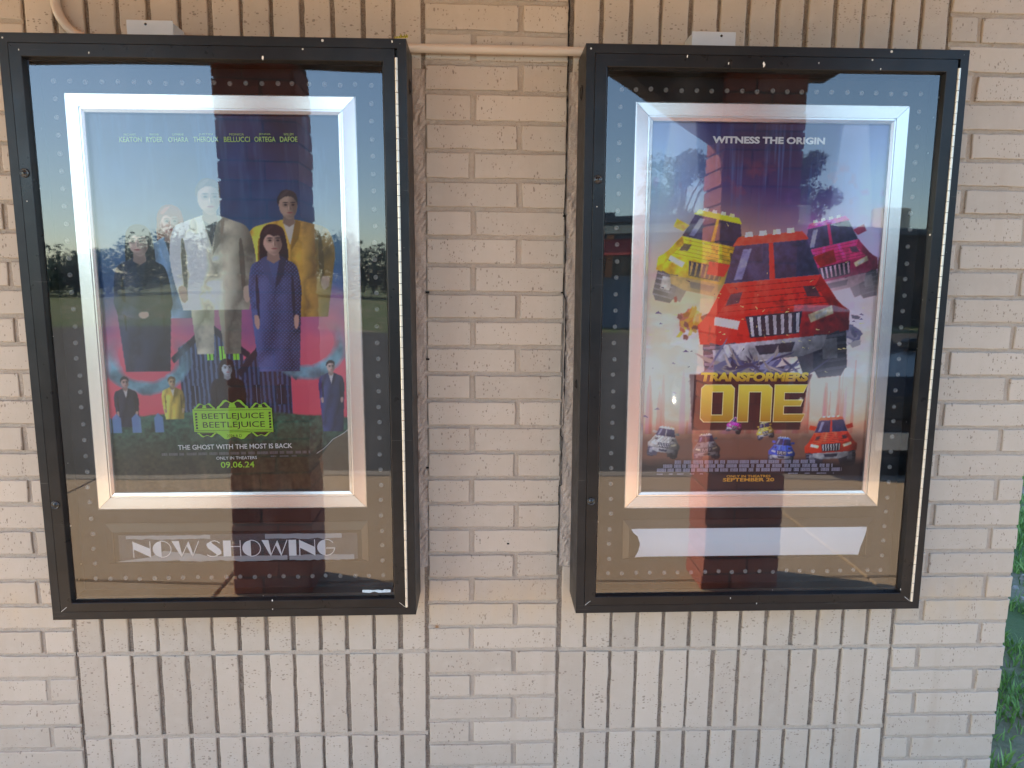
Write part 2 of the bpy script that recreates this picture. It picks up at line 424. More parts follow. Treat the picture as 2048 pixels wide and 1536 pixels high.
CASES = {'beetle': (.4798, 1.3532, .0075), 'robot': (1.9014, 1.3597, .006)}
DEP = .145; HW = .489; HH = .750
def frame_of(key, u, v, depth):
    """world position and rotation of a point (u right, v up, depth behind the door front) of a case"""
    cx, cz, a = CASES[key]
    return (cx+u*math.cos(a)-v*math.sin(a), depth-DEP, cz+u*math.sin(a)+v*math.cos(a)), (0, -a, 0)
def ring4(mb, rect, prof, mi=0, gap=.0004, sides=(0,1,2,3), scale=(1,1,1,1)):
    """four mitred rails swept from a profile of (inset, y); rect = l, r, b, t.  scale: inset factor for left, right, bottom, top"""
    l, r, b, t_ = rect; sl, sr, sb, st = scale
    def P(c, ins, y):
        return {0: (l+ins*sl, y, b+ins*sb), 1: (r-ins*sr, y, b+ins*sb), 2: (r-ins*sr, y, t_-ins*st), 3: (l+ins*sl, y, t_-ins*st)}[c]
    for k in sides:
        c0, c1 = k, (k+1) % 4
        vs = []; fs = []
        d = Vector(P(c1, 0, 0))-Vector(P(c0, 0, 0)); d.normalize(); d = d*gap
        for ins, y in prof:
            a = Vector(P(c0, ins, y))+d; e = Vector(P(c1, ins, y))-d; vs += [a, e]
        for i in range(len(prof)-1): fs.append((2*i, 2*i+1, 2*i+3, 2*i+2))
        mb.add(vs, fs, mi)

def display_case(key, label):
    loc, rot = frame_of(key, 0, -HH, DEP)
    root = empty('display_case', loc, rot, label, 'display case', 'black poster display cases on the brick wall')
    Z = HH; F = -DEP
    rect = (-HW, HW, 0, 2*HH)
    h = MB()
    ring4(h, rect, [(.0, -.0015), (0, F+.0012), (.0012, F), (.0225, F), (.0230, F+.0008), (.0230, F+.012)], gap=0)
    h.quad((-HW, -.0015, 0), (HW, -.0015, 0), (HW, -.0015, 2*HH), (-HW, -.0015, 2*HH))
    ring4(h, rect, [(.0231, F+.012), (.06, F+.016), (.06, F+.06)], gap=0)
    ob = h.build('housing', M_BLK, root)
    d = MB(); inner = (-.431, .427, -.698+Z, .691+Z)
    dr = (-HW+.0238, HW-.0290, .0235, 2*HH-.0238)
    prof = [(0, F+.009), (0, F-.0004), (.0006, F-.0010), (.0285, F-.0010), (.0300, F-.0002), (.0330, F+.0085), (.0345, F+.0135)]
    s = ((inner[0]-dr[0])/.0345, (dr[1]-inner[1])/.0345, (inner[2]-dr[2])/.0345, (dr[3]-inner[3])/.0345)
    ring4(d, dr, prof, gap=.0004, scale=s)
    marks = {'beetle': [(-.275, .7055, .0035), (.14, .700, .007), (.455, .742, .004), (.1, -.7015, .004), (.1, -.727, .003), (-.44, .71, .003)],
             'robot': [(-.235, .722, .0045), (-.04, .706, .008), (-.13, .707, .004), (.10, .712, .003), (.26, .70, .003), (.02, -.727, .003), (-.055, -.71, .003), (.43, -.69, .003)]}[key]
    for (u, v, r) in marks:
        n = 9; ph = random.random()*6
        pp = [(u+r*.35*math.cos(2*math.pi*i/n)*(1+.4*math.sin(3*i+ph)), v+Z+r*.8*math.sin(2*math.pi*i/n)*(1+.3*math.sin(2*i+ph))) for i in range(n)]
        d.poly(pp, F-.0016, 1)
    # bare metal showing along the lower mitres
    for (c, q) in (((dr[0]+.001, dr[2]+.001), (inner[0]-.002, inner[2]-.002)), ((dr[1]-.001, dr[2]+.001), (inner[1]+.002, inner[2]-.002))):
        a = Vector((c[0], F-.0014, c[1])); e = Vector((q[0]*.5+c[0]*.5, F-.0014, q[1]*.5+c[1]*.5)); nn = Vector((-(e-a).z, 0, (e-a).x)).normalized()*.0004
        d.add([a-nn, a+nn, e+nn, e-nn], [(0, 1, 2, 3)], 1)
    door = d.build('door_frame', [M_BLK2, M_MARK], root)
    # pane: a sheet with a slight bow
    nx, nz = 26, 40; vs = []; fs = []; ph = 0.0 if key == 'beetle' else 2.1
    for i in range(nx+1):
        for k in range(nz+1):
            u = inner[0]-.004+(inner[1]-inner[0]+.008)*i/nx; v = inner[2]-.004+(inner[3]-inner[2]+.008)*k/nz
            y = F+.0128 + .00022*math.sin(u*8+v*3.1+ph) + .00018*math.sin(v*11-u*4+ph*1.7) + .0006*(math.cos(math.pi*(u/.86))*math.sin(math.pi*(v-.05)/1.39))
            vs.append((u, y, v))
    for i in range(nx):
        for k in range(nz): a = i*(nz+1)+k; fs.append((a, a+nz+1, a+nz+2, a+1))
    g = MB(); g.add(vs, fs); g.build('glass_pane', M_GLASS, door, smooth=True)
    hg = MB(); n = 52; z0, z1 = Z-.726, Z+.706
    for i in range(n):
        a = z0+(z1-z0)*i/n; e = z0+(z1-z0)*(i+1)/n-.0016
        hg.tube([(.4640, F-.0012, a), (.4640, F-.0012, e)], .0037, 10)
    hg.build('hinge', M_HINGE, root)
    bp = MB(); bp.quad((-.45, F+.057, .04), (.45, F+.057, .04), (.45, F+.057, 2*HH-.04), (-.45, F+.057, 2*HH-.04))
    back = bp.build('backing_panel', M_FELT, root)
    # eyelets round the backing panel: one built, the rest copies
    u0, u1, v0, v1 = {'beetle': (-.396, .393, -.658, .654), 'robot': (-.3895, .403, -.657, .656)}[key]
    spots = [(u0+(u1-u0)*i/20, v) for i in range(21) for v in (v0, v1)] + [(u, v0+(v1-v0)*k/30) for k in range(1, 30) for u in (u0, u1)]
    rv = MB(); rv.lathe(0, 0, 0, [(.0062, 0), (.0060, -.0016), (.0048, -.0026), (.0034, -.0020), (.0028, -.0004), (.0001, .0002)], 12)
    r0 = rv.build('eyelet', M_RIV, back, smooth=True)
    for i, (u, v) in enumerate(spots):
        o = r0 if i == 0 else r0.copy()
        if i: COL.objects.link(o); o.parent = back
        o.location = (u+random.gauss(0, .001), F+.0565, v+Z+random.gauss(0, .001)); o.rotation_euler = (random.gauss(0, .1), 0, random.gauss(0, .1))
    # snap frame round the poster
    fl, frr, fb, ft = {'beetle': (-.367, .357, -.456, .6245), 'robot': (-.354, .3696, -.462, .624)}[key]
    prof = [(0, F+.056), (0, F+.041), (.0015, F+.0385), (.004, F+.0375), (.034, F+.0395), (.0355, F+.0415), (.0385, F+.0415), (.040, F+.0400), (.0470, F+.0415), (.0485, F+.0440), (.0485, F+.050)]
    pf = empty('poster_frame', (0, 0, 0)); pf.parent = root
    for k in range(4):
        rb = MB(); ring4(rb, (fl, frr, fb+Z, ft+Z), prof, gap=.0005, sides=(k,)); rb.build('frame_rail', M_ALU, pf)
    # strip holder under the poster
    hl, hr, ht, hb = {'beetle': (-.3585, .3545, -.4985, -.614), 'robot': (-.3525, .368, -.4985, -.615)}[key]
    ho = MB()
    ring4(ho, (hl, hr, hb+Z, ht+Z), [(0, F+.0565), (0, F+.0540), (.001, F+.0530), (.0225, F+.0495), (.0245, F+.0500), (.0245, F+.0560)], gap=.0003, scale=(.8, .8, .28, 1.05))
    ho.build('strip_holder', M_HOLD, root)
    # locks
    for v in (.422, -.427):
        lk = MB(); lk.lathe(-.4530, F-.0010, v+Z, [(.0112, 0), (.0112, -.0022), (.0098, -.0034), (.0090, -.0030), (.0086, -.0022), (.0066, -.0022), (.0062, -.0030), (.0001, -.0034)], 24)
        lo = lk.build('lock', M_LOCK, root, smooth=True)
        kh = MB(); kh.box(-.4538, -.4522, F-.0062, F-.0054, v+Z-.0045, v+Z+.0030); kh.lathe(-.4530, F-.0060, v+Z+.003, [(.0017, 0), (.0017, -.0006), (.0001, -.0006)], 10)
        kh.build('keyhole', M_SLOT, lo)
    # knock-out plugs in the side facing the pier
    sx = HW if key == 'beetle' else -HW; sg = 1 if sx > 0 else -1
    for (v, r) in (((.655, .019),) if key == 'beetle' else ((.65, .019), (-.115, .013))):
        kp = MB(); n = 20; vs = []; fs = []
        for (rr, o) in ((r, .0), (r, .0018), (r*.8, .0024), (r*.75, .0006), (.0001, .0006)):
            for i in range(n): an = 2*math.pi*i/n; vs.append((sx+sg*o, F+.072+rr*math.cos(an), v+Z+rr*math.sin(an)))
        for a in range(4):
            for i in range(n): fs.append((a*n+i, a*n+(i+1)%n, (a+1)*n+(i+1)%n, (a+1)*n+i))
        kp.add(vs, fs); kp.build('knockout_plug', M_BLK, root)
    return root
display_case('beetle', 'black metal poster case holding the dark poster, NOW SHOWING strip below it')
display_case('robot', 'black metal poster case holding the bright pink poster, blank white strip below it')

# ------------------------------------------------------------------ poster artwork painted as print pigment
NX, NY = 440, 680
UU, VV = np.meshgrid(np.linspace(0, 1, NX), np.linspace(0, 1, NY))      # v = 0 at the top
ASP = .645/1.0
def vnoise(fx, fy, seed, octv=4):
    out = np.zeros((NY, NX)); amp = 1; tot = 0
    r = np.random.default_rng(seed)
    for o in range(octv):
        gx, gy = int(fx*2**o)+2, int(fy*2**o)+2
        G = r.random((gy+1, gx+1)); x = UU*(gx-1); y = VV*(gy-1)
        xi = x.astype(int); yi = y.astype(int); xf = x-xi; yf = y-yi
        xf = xf*xf*(3-2*xf); yf = yf*yf*(3-2*yf)
        out += amp*((G[yi, xi]*(1-xf)+G[yi, xi+1]*xf)*(1-yf)+(G[yi+1, xi]*(1-xf)+G[yi+1, xi+1]*xf)*yf)
        tot += amp; amp *= .55
    return out/tot
def blur(a, k):
    for _ in range(k):
        a = (a + np.roll(a, 1, 0)+np.roll(a, -1, 0)+np.roll(a, 1, 1)+np.roll(a, -1, 1))/5
    return a
def pmask(pts, soft=1):
    x, y = UU, VV; ins = np.zeros(UU.shape, bool); n = len(pts)
    for i in range(n):
        x1, y1 = pts[i]; x2, y2 = pts[(i+1) % n]
        if y1 == y2: continue
        c = ((y1 > y) != (y2 > y)) & (x < (x2-x1)*(y-y1)/(y2-y1)+x1); ins ^= c
    return blur(ins.astype(float), soft)
def emask(cx, cy, rx, ry, soft=.15):
    d = np.sqrt(((UU-cx)/rx)**2+((VV-cy)/ry)**2); return np.clip((1+soft-d)/(2*soft), 0, 1)
def put(A, mk, col, al=1.0):
    mk = (mk*al)[..., None]; A[:] = A*(1-mk)+np.asarray(col if not np.isscalar(col) else [col]*3, float)*mk
def grad(stops, t):
    ps = [s[0] for s in stops]; return np.stack([np.interp(t, ps, [s[1][k] for s in stops]) for k in range(3)], -1)
def tex(c, n, amt): return np.asarray(c, float)[None, None, :]*(1+amt*(n[..., None]-.5))
def puttex(A, mk, c, n, amt, al=1.):
    mk = (mk*al)[..., None]; A[:] = A*(1-mk)+tex(c, n, amt)*mk

def spl(pts, n=7):
    """closed Catmull-Rom outline"""
    P = [np.array(p, float) for p in pts]; m_ = len(P); out = []
    for i in range(m_):
        p0, p1, p2, p3 = P[i-1], P[i], P[(i+1) % m_], P[(i+2) % m_]
        for k in range(n):
            q = k/n; out.append(tuple(.5*((2*p1)+(-p0+p2)*q+(2*p0-5*p1+4*p2-p3)*q*q+(-p0+3*p1-3*p2+p3)*q**3)))
    return out
def shade(c, f): return tuple(min(255, x*f) for x in c)
def person(A, n2, cx, cy, h, coat, skin, hair, low, shirt=(210, 205, 200), long=True, wide=1., legs=None, pattern=None, turn=.06, arms=None):
    """a plain passer-by: coat, shirt, face and hair, no one in particular; h = head height"""
    G = lambda pts: [(cx+x*h/ASP, cy+y*h) for x, y in pts]
    Lb = (low-cy)/h; w_ = wide
    light = np.clip(1.12-.55*((UU-cx)*ASP/h/1.1), .55, 1.6)
    def cloth(mk, c, amt=.8):
        mk = mk[..., None]; t_ = np.asarray(c, float)[None, None, :]*(1+amt*.55*(n2-.5)+.42*(n4-.6))[..., None]*light[..., None]; A[:] = A*(1-mk)+t_*mk
    n4 = np.abs(np.sin((UU-cx)*ASP/h*3.2+2.6*n2+(VV-cy)/h*.9))
    if long: put(A, pmask(spl(G([(-.30,-.52),(.05,-.64),(.40,-.48),(.52,.0),(.55,.6),(.42,1.0),(.1,.9),(-.3,.95),(-.50,.7),(-.46,.0)])), 1), hair)
    if legs:
        for q in (-1, 1): cloth(pmask(G([(q*.04, Lb-.4), (q*.72*w_, Lb-.4), (q*.60*w_, legs), (q*.16, legs)]), 1), shade(coat, .6))
    body = pmask(spl(G([(-.20,.52),(-.62*w_,.68),(-1.0*w_,.92),(-1.16*w_,1.7),(-1.10*w_,2.5),(-.92*w_,Lb-.12),(-.90*w_,Lb),(-.80*w_,Lb),(.80*w_,Lb),(.90*w_,Lb),(.92*w_,Lb-.12),(1.10*w_,2.5),(1.16*w_,1.7),(1.0*w_,.92),(.62*w_,.68),(.20,.52)]), 5), 1)
    cloth(body, coat)
    if pattern is not None: put(A, body*pattern, shade(coat, 1.9), .5)
    for q in (-1, 1):
        put(A, body*pmask(spl(G([(q*.74*w_,1.35),(q*.82*w_,1.3),(q*.86*w_,2.2),(q*.78*w_,min(Lb,3.2)),(q*.72*w_,2.2)])), 1), shade(coat, .35), .8)
        if Lb > 2.9 and not arms: put(A, pmask(spl(G([(q*.98*w_,2.75),(q*.80*w_,2.75),(q*.76*w_,3.05),(q*.84*w_,3.25),(q*.96*w_,3.1)])), 1), shade(skin, .9))
    if arms == 'cross':
        for pts, f in (([(-1.05*w_,1.55),(-.6,1.75),(.75,1.62),(.92,1.80),(.7,2.02),(-.6,2.12),(-1.0*w_,2.0)], .95), ([(1.08*w_,1.60),(.6,1.95),(-.55,2.05),(-.70,2.25),(-.5,2.42),(.6,2.36),(1.06*w_,2.1)], 1.1)):
            mk = pmask(spl(G([(p[0]+.03, p[1]+.07) for p in pts])), 1); put(A, mk, shade(coat, .35), .7); cloth(pmask(spl(G(pts)), 1), shade(coat, f))
        put(A, pmask(spl(G([(.70,1.62),(.95,1.62),(1.02,1.85),(.80,1.98)])), 1), shade(skin, .95)); put(A, pmask(spl(G([(-.62,2.06),(-.90,2.08),(-.95,2.32),(-.66,2.42)])), 1), shade(skin, .85))
    if arms == 'clasp':
        for q in (-1, 1): mk = pmask(spl(G([(q*1.1*w_,1.7),(q*1.12*w_,2.4),(q*.2,2.75),(q*.05,2.5),(q*.7,2.1)])), 1); cloth(mk, shade(coat, 1.3 if q < 0 else .7))
        put(A, pmask(spl(G([(-.16,2.50),(.12,2.48),(.17,2.62),(0,2.72),(-.17,2.66)])), 1), shade(skin, .95))
    put(A, pmask(G([(-.26,.56),(.26,.56),(.10,1.15),(0,1.5),(-.10,1.15)]), 1), shirt, .9)
    for q in (-1, 1): put(A, pmask(G([(q*.24,.52),(q*.46,.62),(q*.34,1.25),(0,1.75),(q*.06,1.4)]), 1), shade(coat, 1.25 if q < 0 else .6), .85)
    put(A, pmask(G([(-.19,.25),(.19,.25),(.24,.66),(0,.80),(-.24,.66)]), 1), shade(skin, .68))
    face = pmask(spl(G([(0,-.48),(.26,-.40),(.35,-.05),(.30,.24),(.12,.47),(-.06,.47),(-.28,.26),(-.35,-.05),(-.26,-.40)])), 1)
    put(A, face, skin)
    put(A, face*emask(cx+.34*h/ASP, cy+.05*h, .26*h/ASP, .55*h, .5), shade(skin, .48), .85)
    for q in (-.15, .14):
        x = cx+(q+turn)*h/ASP
        put(A, face*emask(x, cy-.05*h, .10*h/ASP, .075*h, .7), shade(skin, .5), .75); put(A, emask(x, cy-.045*h, .055*h/ASP, .032*h, .4), (22, 16, 18), .9); put(A, emask(x, cy-.135*h, .095*h/ASP, .022*h, .5), shade(hair, .8), .85)
    put(A, face*pmask(G([(turn+.0,-.05),(turn+.07,.12),(turn+.02,.16),(turn-.02,.10)]), 1), shade(skin, .55), .8); put(A, face*emask(cx+(turn-.03)*h/ASP, cy+.06*h, .022*h/ASP, .09*h, .6), shade(skin, 1.18), .8)
    put(A, face*emask(cx+turn*h/ASP, cy+.255*h, .105*h/ASP, .030*h, .45), (142, 62, 62), .85); put(A, face*emask(cx+turn*h/ASP, cy+.41*h, .2*h/ASP, .07*h, .8), shade(skin, .62), .6)
    if long: cap = [(-.40,.25),(-.44,-.25),(-.22,-.56),(.08,-.63),(.36,-.46),(.44,.0),(.42,.35),(.33,.0),(.26,-.22),(.05,-.20),(-.14,-.26),(-.31,-.08)]
    else: cap = [(-.37,-.02),(-.39,-.30),(-.18,-.58),(.10,-.60),(.34,-.44),(.38,-.02),(.32,-.18),(.18,-.34),(-.08,-.36),(-.30,-.22)]
    put(A, pmask(spl(G(cap)), 1), hair); put(A, pmask(spl(G([(-.30,-.36),(-.12,-.54),(.06,-.58),(-.06,-.44),(-.22,-.30)])), 1), shade(hair, 1.7), .6)

def art_dark():
    n1 = vnoise(4, 6, 1); n2 = vnoise(16, 24, 2); n3 = vnoise(70, 110, 3, 2); ns = vnoise(30, 5, 4)
    t = VV+(n1-.5)*.18
    A = grad([(0, (10, 20, 48)), (.16, (20, 44, 92)), (.33, (48, 92, 132)), (.44, (64, 84, 140)), (.52, (160, 84, 132)), (.60, (232, 88, 112)), (.68, (255, 78, 96)), (.80, (255, 66, 86)), (1, (200, 60, 80))], t)
    A *= (.72+.56*n1)[..., None]**np.interp(VV, [0, .45, .6], [1.5, .8, .1])[..., None]
    put(A, np.clip((ns-.55)*3, 0, 1)*np.clip(1-VV*2.2, 0, 1), (80, 124, 168), .5)
    # an old boarded farmhouse on a hill
    bd = (np.sin(UU*330+n2*3) > .1)*1.-.5
    for pts, c in (([(.31,.81),(.31,.60),(.44,.545),(.57,.60),(.57,.81)], (66, 88, 130)), ([(.56,.81),(.56,.64),(.66,.585),(.76,.66),(.76,.81)], (48, 68, 110))):
        puttex(A, pmask(pts), c, bd, .55)
    for pts in ([(.28,.625),(.44,.530),(.60,.615),(.59,.630),(.44,.552),(.29,.640)], [(.54,.665),(.66,.575),(.79,.675),(.78,.69),(.66,.597),(.555,.68)], [(.49,.56),(.49,.52),(.52,.52),(.52,.575)]): put(A, pmask(pts), (20, 26, 40))
    for x in (.425, .475, .53):
        put(A, pmask([(x,.595),(x+.024,.595),(x+.024,.632),(x,.632)], 0), (140, 236, 60)); put(A, pmask([(x+.010,.595),(x+.014,.595),(x+.014,.632),(x+.010,.632)], 0), (20, 40, 20))
    for x in (.35, .60, .70):
        put(A, pmask([(x,.70),(x+.03,.70),(x+.03,.755),(x,.755)], 0), (16, 22, 36)); put(A, pmask([(x+.013,.70),(x+.017,.70),(x+.017,.755),(x+.013,.755)], 0), (90, 110, 150))
    # rolls of teal mist at both sides
    for cx, cy, rx, ry in ((.18,.625,.150,.080), (.83,.585,.140,.085)):
        d = np.sqrt(((UU-cx)/rx)**2+((VV-cy)/ry)**2)+.18*(n2-.5)
        mk = np.clip(1-np.abs(d-1)/.24, 0, 1)**.5*np.clip((VV-cy+.06)*9, 0, 1)
        puttex(A, np.clip(mk*1.4, 0, 1), (96, 142, 158), n2, 1.3)
    person(A, n2, .785, .235, .066, (204, 146, 48), (190, 150, 126), (40, 34, 34), .52, long=False, wide=1.5)
    person(A, n2, .315, .275, .070, (92, 120, 150), (222, 168, 148), (128, 62, 42), .52, shirt=(30, 30, 36), wide=.86)
    person(A, n2, .475, .215, .082, (214, 206, 178), (214, 180, 156), (74, 62, 50), .50, long=False, wide=1.15, legs=4.9, shirt=(60, 60, 66))
    person(A, n2, .185, .325, .072, (22, 28, 46), (212, 172, 156), (16, 14, 20), .66, shirt=(30, 34, 48), turn=-.05, arms='clasp', wide=.88)
    pat = (np.sin(UU*420)*np.sin(VV*640) > .3)*1.
    person(A, n2, .715, .325, .070, (46, 54, 90), (224, 170, 148), (34, 22, 26), .665, shirt=(60, 76, 128), pattern=pat, wide=.84)
    # the hill
    hy = .765+.05*np.abs(UU-.45)**1.2+.008*(n2-.5); hm = np.clip((VV-hy)*160, 0, 1)
    hc = grad([(.74, (48, 96, 80)), (.82, (36, 70, 54)), (.90, (38, 40, 26)), (1, (34, 26, 18))], VV)*(.55+.9*n3)[..., None]
    A[:] = A*(1-hm[..., None])+hc*hm[..., None]
    person(A, n2, .50, .655, .040, (14, 14, 18), (190, 200, 214), (18, 14, 18), .81, shirt=(20, 18, 22))
    person(A, n2, .275, .690, .026, (176, 148, 58), (196, 164, 120), (90, 70, 40), .79, long=False)
    person(A, n2, .085, .690, .028, (20, 22, 34), (196, 150, 136), (18, 16, 18), .81, long=False)
    person(A, n2, .925, .655, .030, (26, 32, 66), (206, 170, 156), (28, 24, 24), .83, long=False)
    for x in (.02, .10, .19): put(A, pmask([(x, .825), (x, .785), (x+.018, .772), (x+.036, .785), (x+.036, .825)], 1), (92, 130, 190), .9)
    # wrinkled paper near the bottom edge, tinted brown in patches
    put(A, np.clip((VV-.90)*9, 0, 1)*np.clip((vnoise(26, 4, 6)-.5)*4, 0, 1), (96, 76, 56), .55)
    put(A, pmask([(1.0,.825),(.93,.85),(.90,.87),(.86,.905),(.88,1),(1,1)], 1), (104, 80, 56), .8)
    return A
def cluster(A, cx, cy, sx, sy, pal, n, seed):
    r = np.random.default_rng(seed); n = int(n*2.2)
    for i in range(n):
        k = 1-.62*i/n; x = cx+r.normal(0, .40)*sx; y = cy+r.normal(0, .40)*sy; a = r.normal(.4, .55)*(1 if r.random() < .6 else -1); l_ = r.uniform(.25, .75)*sx*k; w_ = r.uniform(.16, .42)*sy*k
        ca, sa = math.cos(a), math.sin(a)
        pts = [(x+(px*l_*ca-py*w_*sa), y+(px*l_*sa*.65+py*w_*ca)) for px, py in [(-1, -.7), (.2, -1), (1, -.5), (.8, .8), (-.6, 1)]]
        c = np.array(pal[r.integers(len(pal))], float)*r.uniform(.65, 1.15); put(A, pmask(pts, 1), np.clip(c, 0, 255))
VN3 = vnoise(60, 90, 33, 2)
def vehicle(A, n2, cx, cy, s, rot, c, trim=(190, 186, 190), tall=1.0, al=1.0):
    """front view of a plain truck leaping out of the glow"""
    ca, sa = math.cos(rot), math.sin(rot)
    G = lambda pts: [(cx+(x*ca-y*tall*sa)*s/ASP, cy+(x*sa+y*tall*ca)*s) for x, y in pts]
    def pp(pts, col, k=1, a=1.0):
        mk = pmask(G(pts), k)[..., None]*a*al; lt = np.clip(1.1-.45*((UU-cx)*ASP/s)-.5*(VV-cy)/s, .35, 1.8)
        A[:] = A*(1-mk)+np.clip(np.asarray(col, float)[None, None, :]*(lt*(1+.9*(n2-.5)+.5*(VN3-.5)))[..., None]+np.array((46, 20, 6))*np.clip(lt-1.1, 0, 1)[..., None], 0, 255)*mk
    for q in (-1, 1):
        pp([(q*.58,.35),(q*.98,.30),(q*1.06,.5),(q*1.06,1.0),(q*.96,1.15),(q*.62,1.15),(q*.55,1.0)], (46, 44, 58))
        for k in range(6): pp([(q*.60,.42+k*.12),(q*1.05,.40+k*.12),(q*1.05,.44+k*.12),(q*.60,.46+k*.12)], (96, 92, 110), 0)
        pp([(q*.70,.58),(q*.92,.58),(q*.92,.88),(q*.70,.88)], (150, 148, 160))
    pp([(-.88,-.02),(.88,-.02),(1.0,.10),(.98,.46),(.80,.52),(.58,.50),(.50,.72),(-.50,.72),(-.58,.50),(-.80,.52),(-.98,.46),(-1.0,.10)], shade(c, .8))
    pp([(-.70,-.36),(.70,-.36),(.92,.0),(.85,.10),(-.85,.10),(-.92,.0)], c)
    for q in (-1, 1): pp([(q*.14,-.36),(q*.22,-.36),(q*.34,.08),(q*.24,.08)], shade(c, 1.5), 1, .8); pp([(q*.70,-.36),(q*.92,.0),(q*1.0,.10),(q*.98,.40),(q*.86,.14),(q*.62,-.2)], shade(c, .6))
    pp([(-.52,-.88),(.52,-.88),(.70,-.36),(-.70,-.36)], (30, 30, 52)); pp([(-.40,-.82),(-.28,-.82),(-.44,-.40),(-.56,-.40)], (120, 130, 180), 1, .6)
    pp([(-.46,-1.0),(.46,-1.0),(.55,-.88),(-.55,-.88)], shade(c, 1.1)); pp([(-.03,-.88),(.03,-.88),(.04,-.36),(-.04,-.36)], shade(c, .7))
    for k in range(5):                              # panel gaps, vents and grime
        y = -.30+k*.085; pp([(-.62-k*.05, y), (.62+k*.05, y), (.63+k*.05, y+.012), (-.63-k*.05, y+.012)], shade(c, .45), 0, .8)
    for q in (-1, 1):
        pp([(q*.44,-.22),(q*.62,-.20),(q*.70,-.04),(q*.50,-.06)], (40, 34, 44), 1, .85); pp([(q*.95,.06),(q*1.12,.20),(q*1.10,.48),(q*.96,.50)], shade(c, .7)); pp([(q*.60,-.62),(q*.90,-.70),(q*.94,-.52),(q*.70,-.46)], shade(c, .55))
        pp([(q*.30,.74),(q*.62,.70),(q*.72,1.02),(q*.40,1.08)], (70, 66, 84), 1, .9)
    for k in range(4): pp([(-.36+k*.2,-1.06),(-.26+k*.2,-1.06),(-.25+k*.2,-.99),(-.37+k*.2,-.99)], (255, 226, 150), 0)
    pp([(-.42,.14),(.42,.14),(.36,.46),(-.36,.46)], (34, 30, 44))
    for k in range(7): pp([(-.36+k*.115,.16),(-.31+k*.115,.16),(-.30+k*.110,.44),(-.34+k*.110,.44)], trim, 0)
    for q in (-1, 1): pp([(q*.50,.20),(q*.86,.10),(q*.88,.22),(q*.54,.32)], (255, 236, 190)); pp([(q*.60,.22),(q*.78,.16),(q*.78,.22),(q*.62,.28)], (255, 255, 250))
    pp([(-.78,.52),(.78,.52),(.70,.72),(.40,.80),(-.40,.80),(-.70,.72)], trim); pp([(-.30,.58),(.30,.58),(.24,.72),(-.24,.72)], (50, 46, 60))
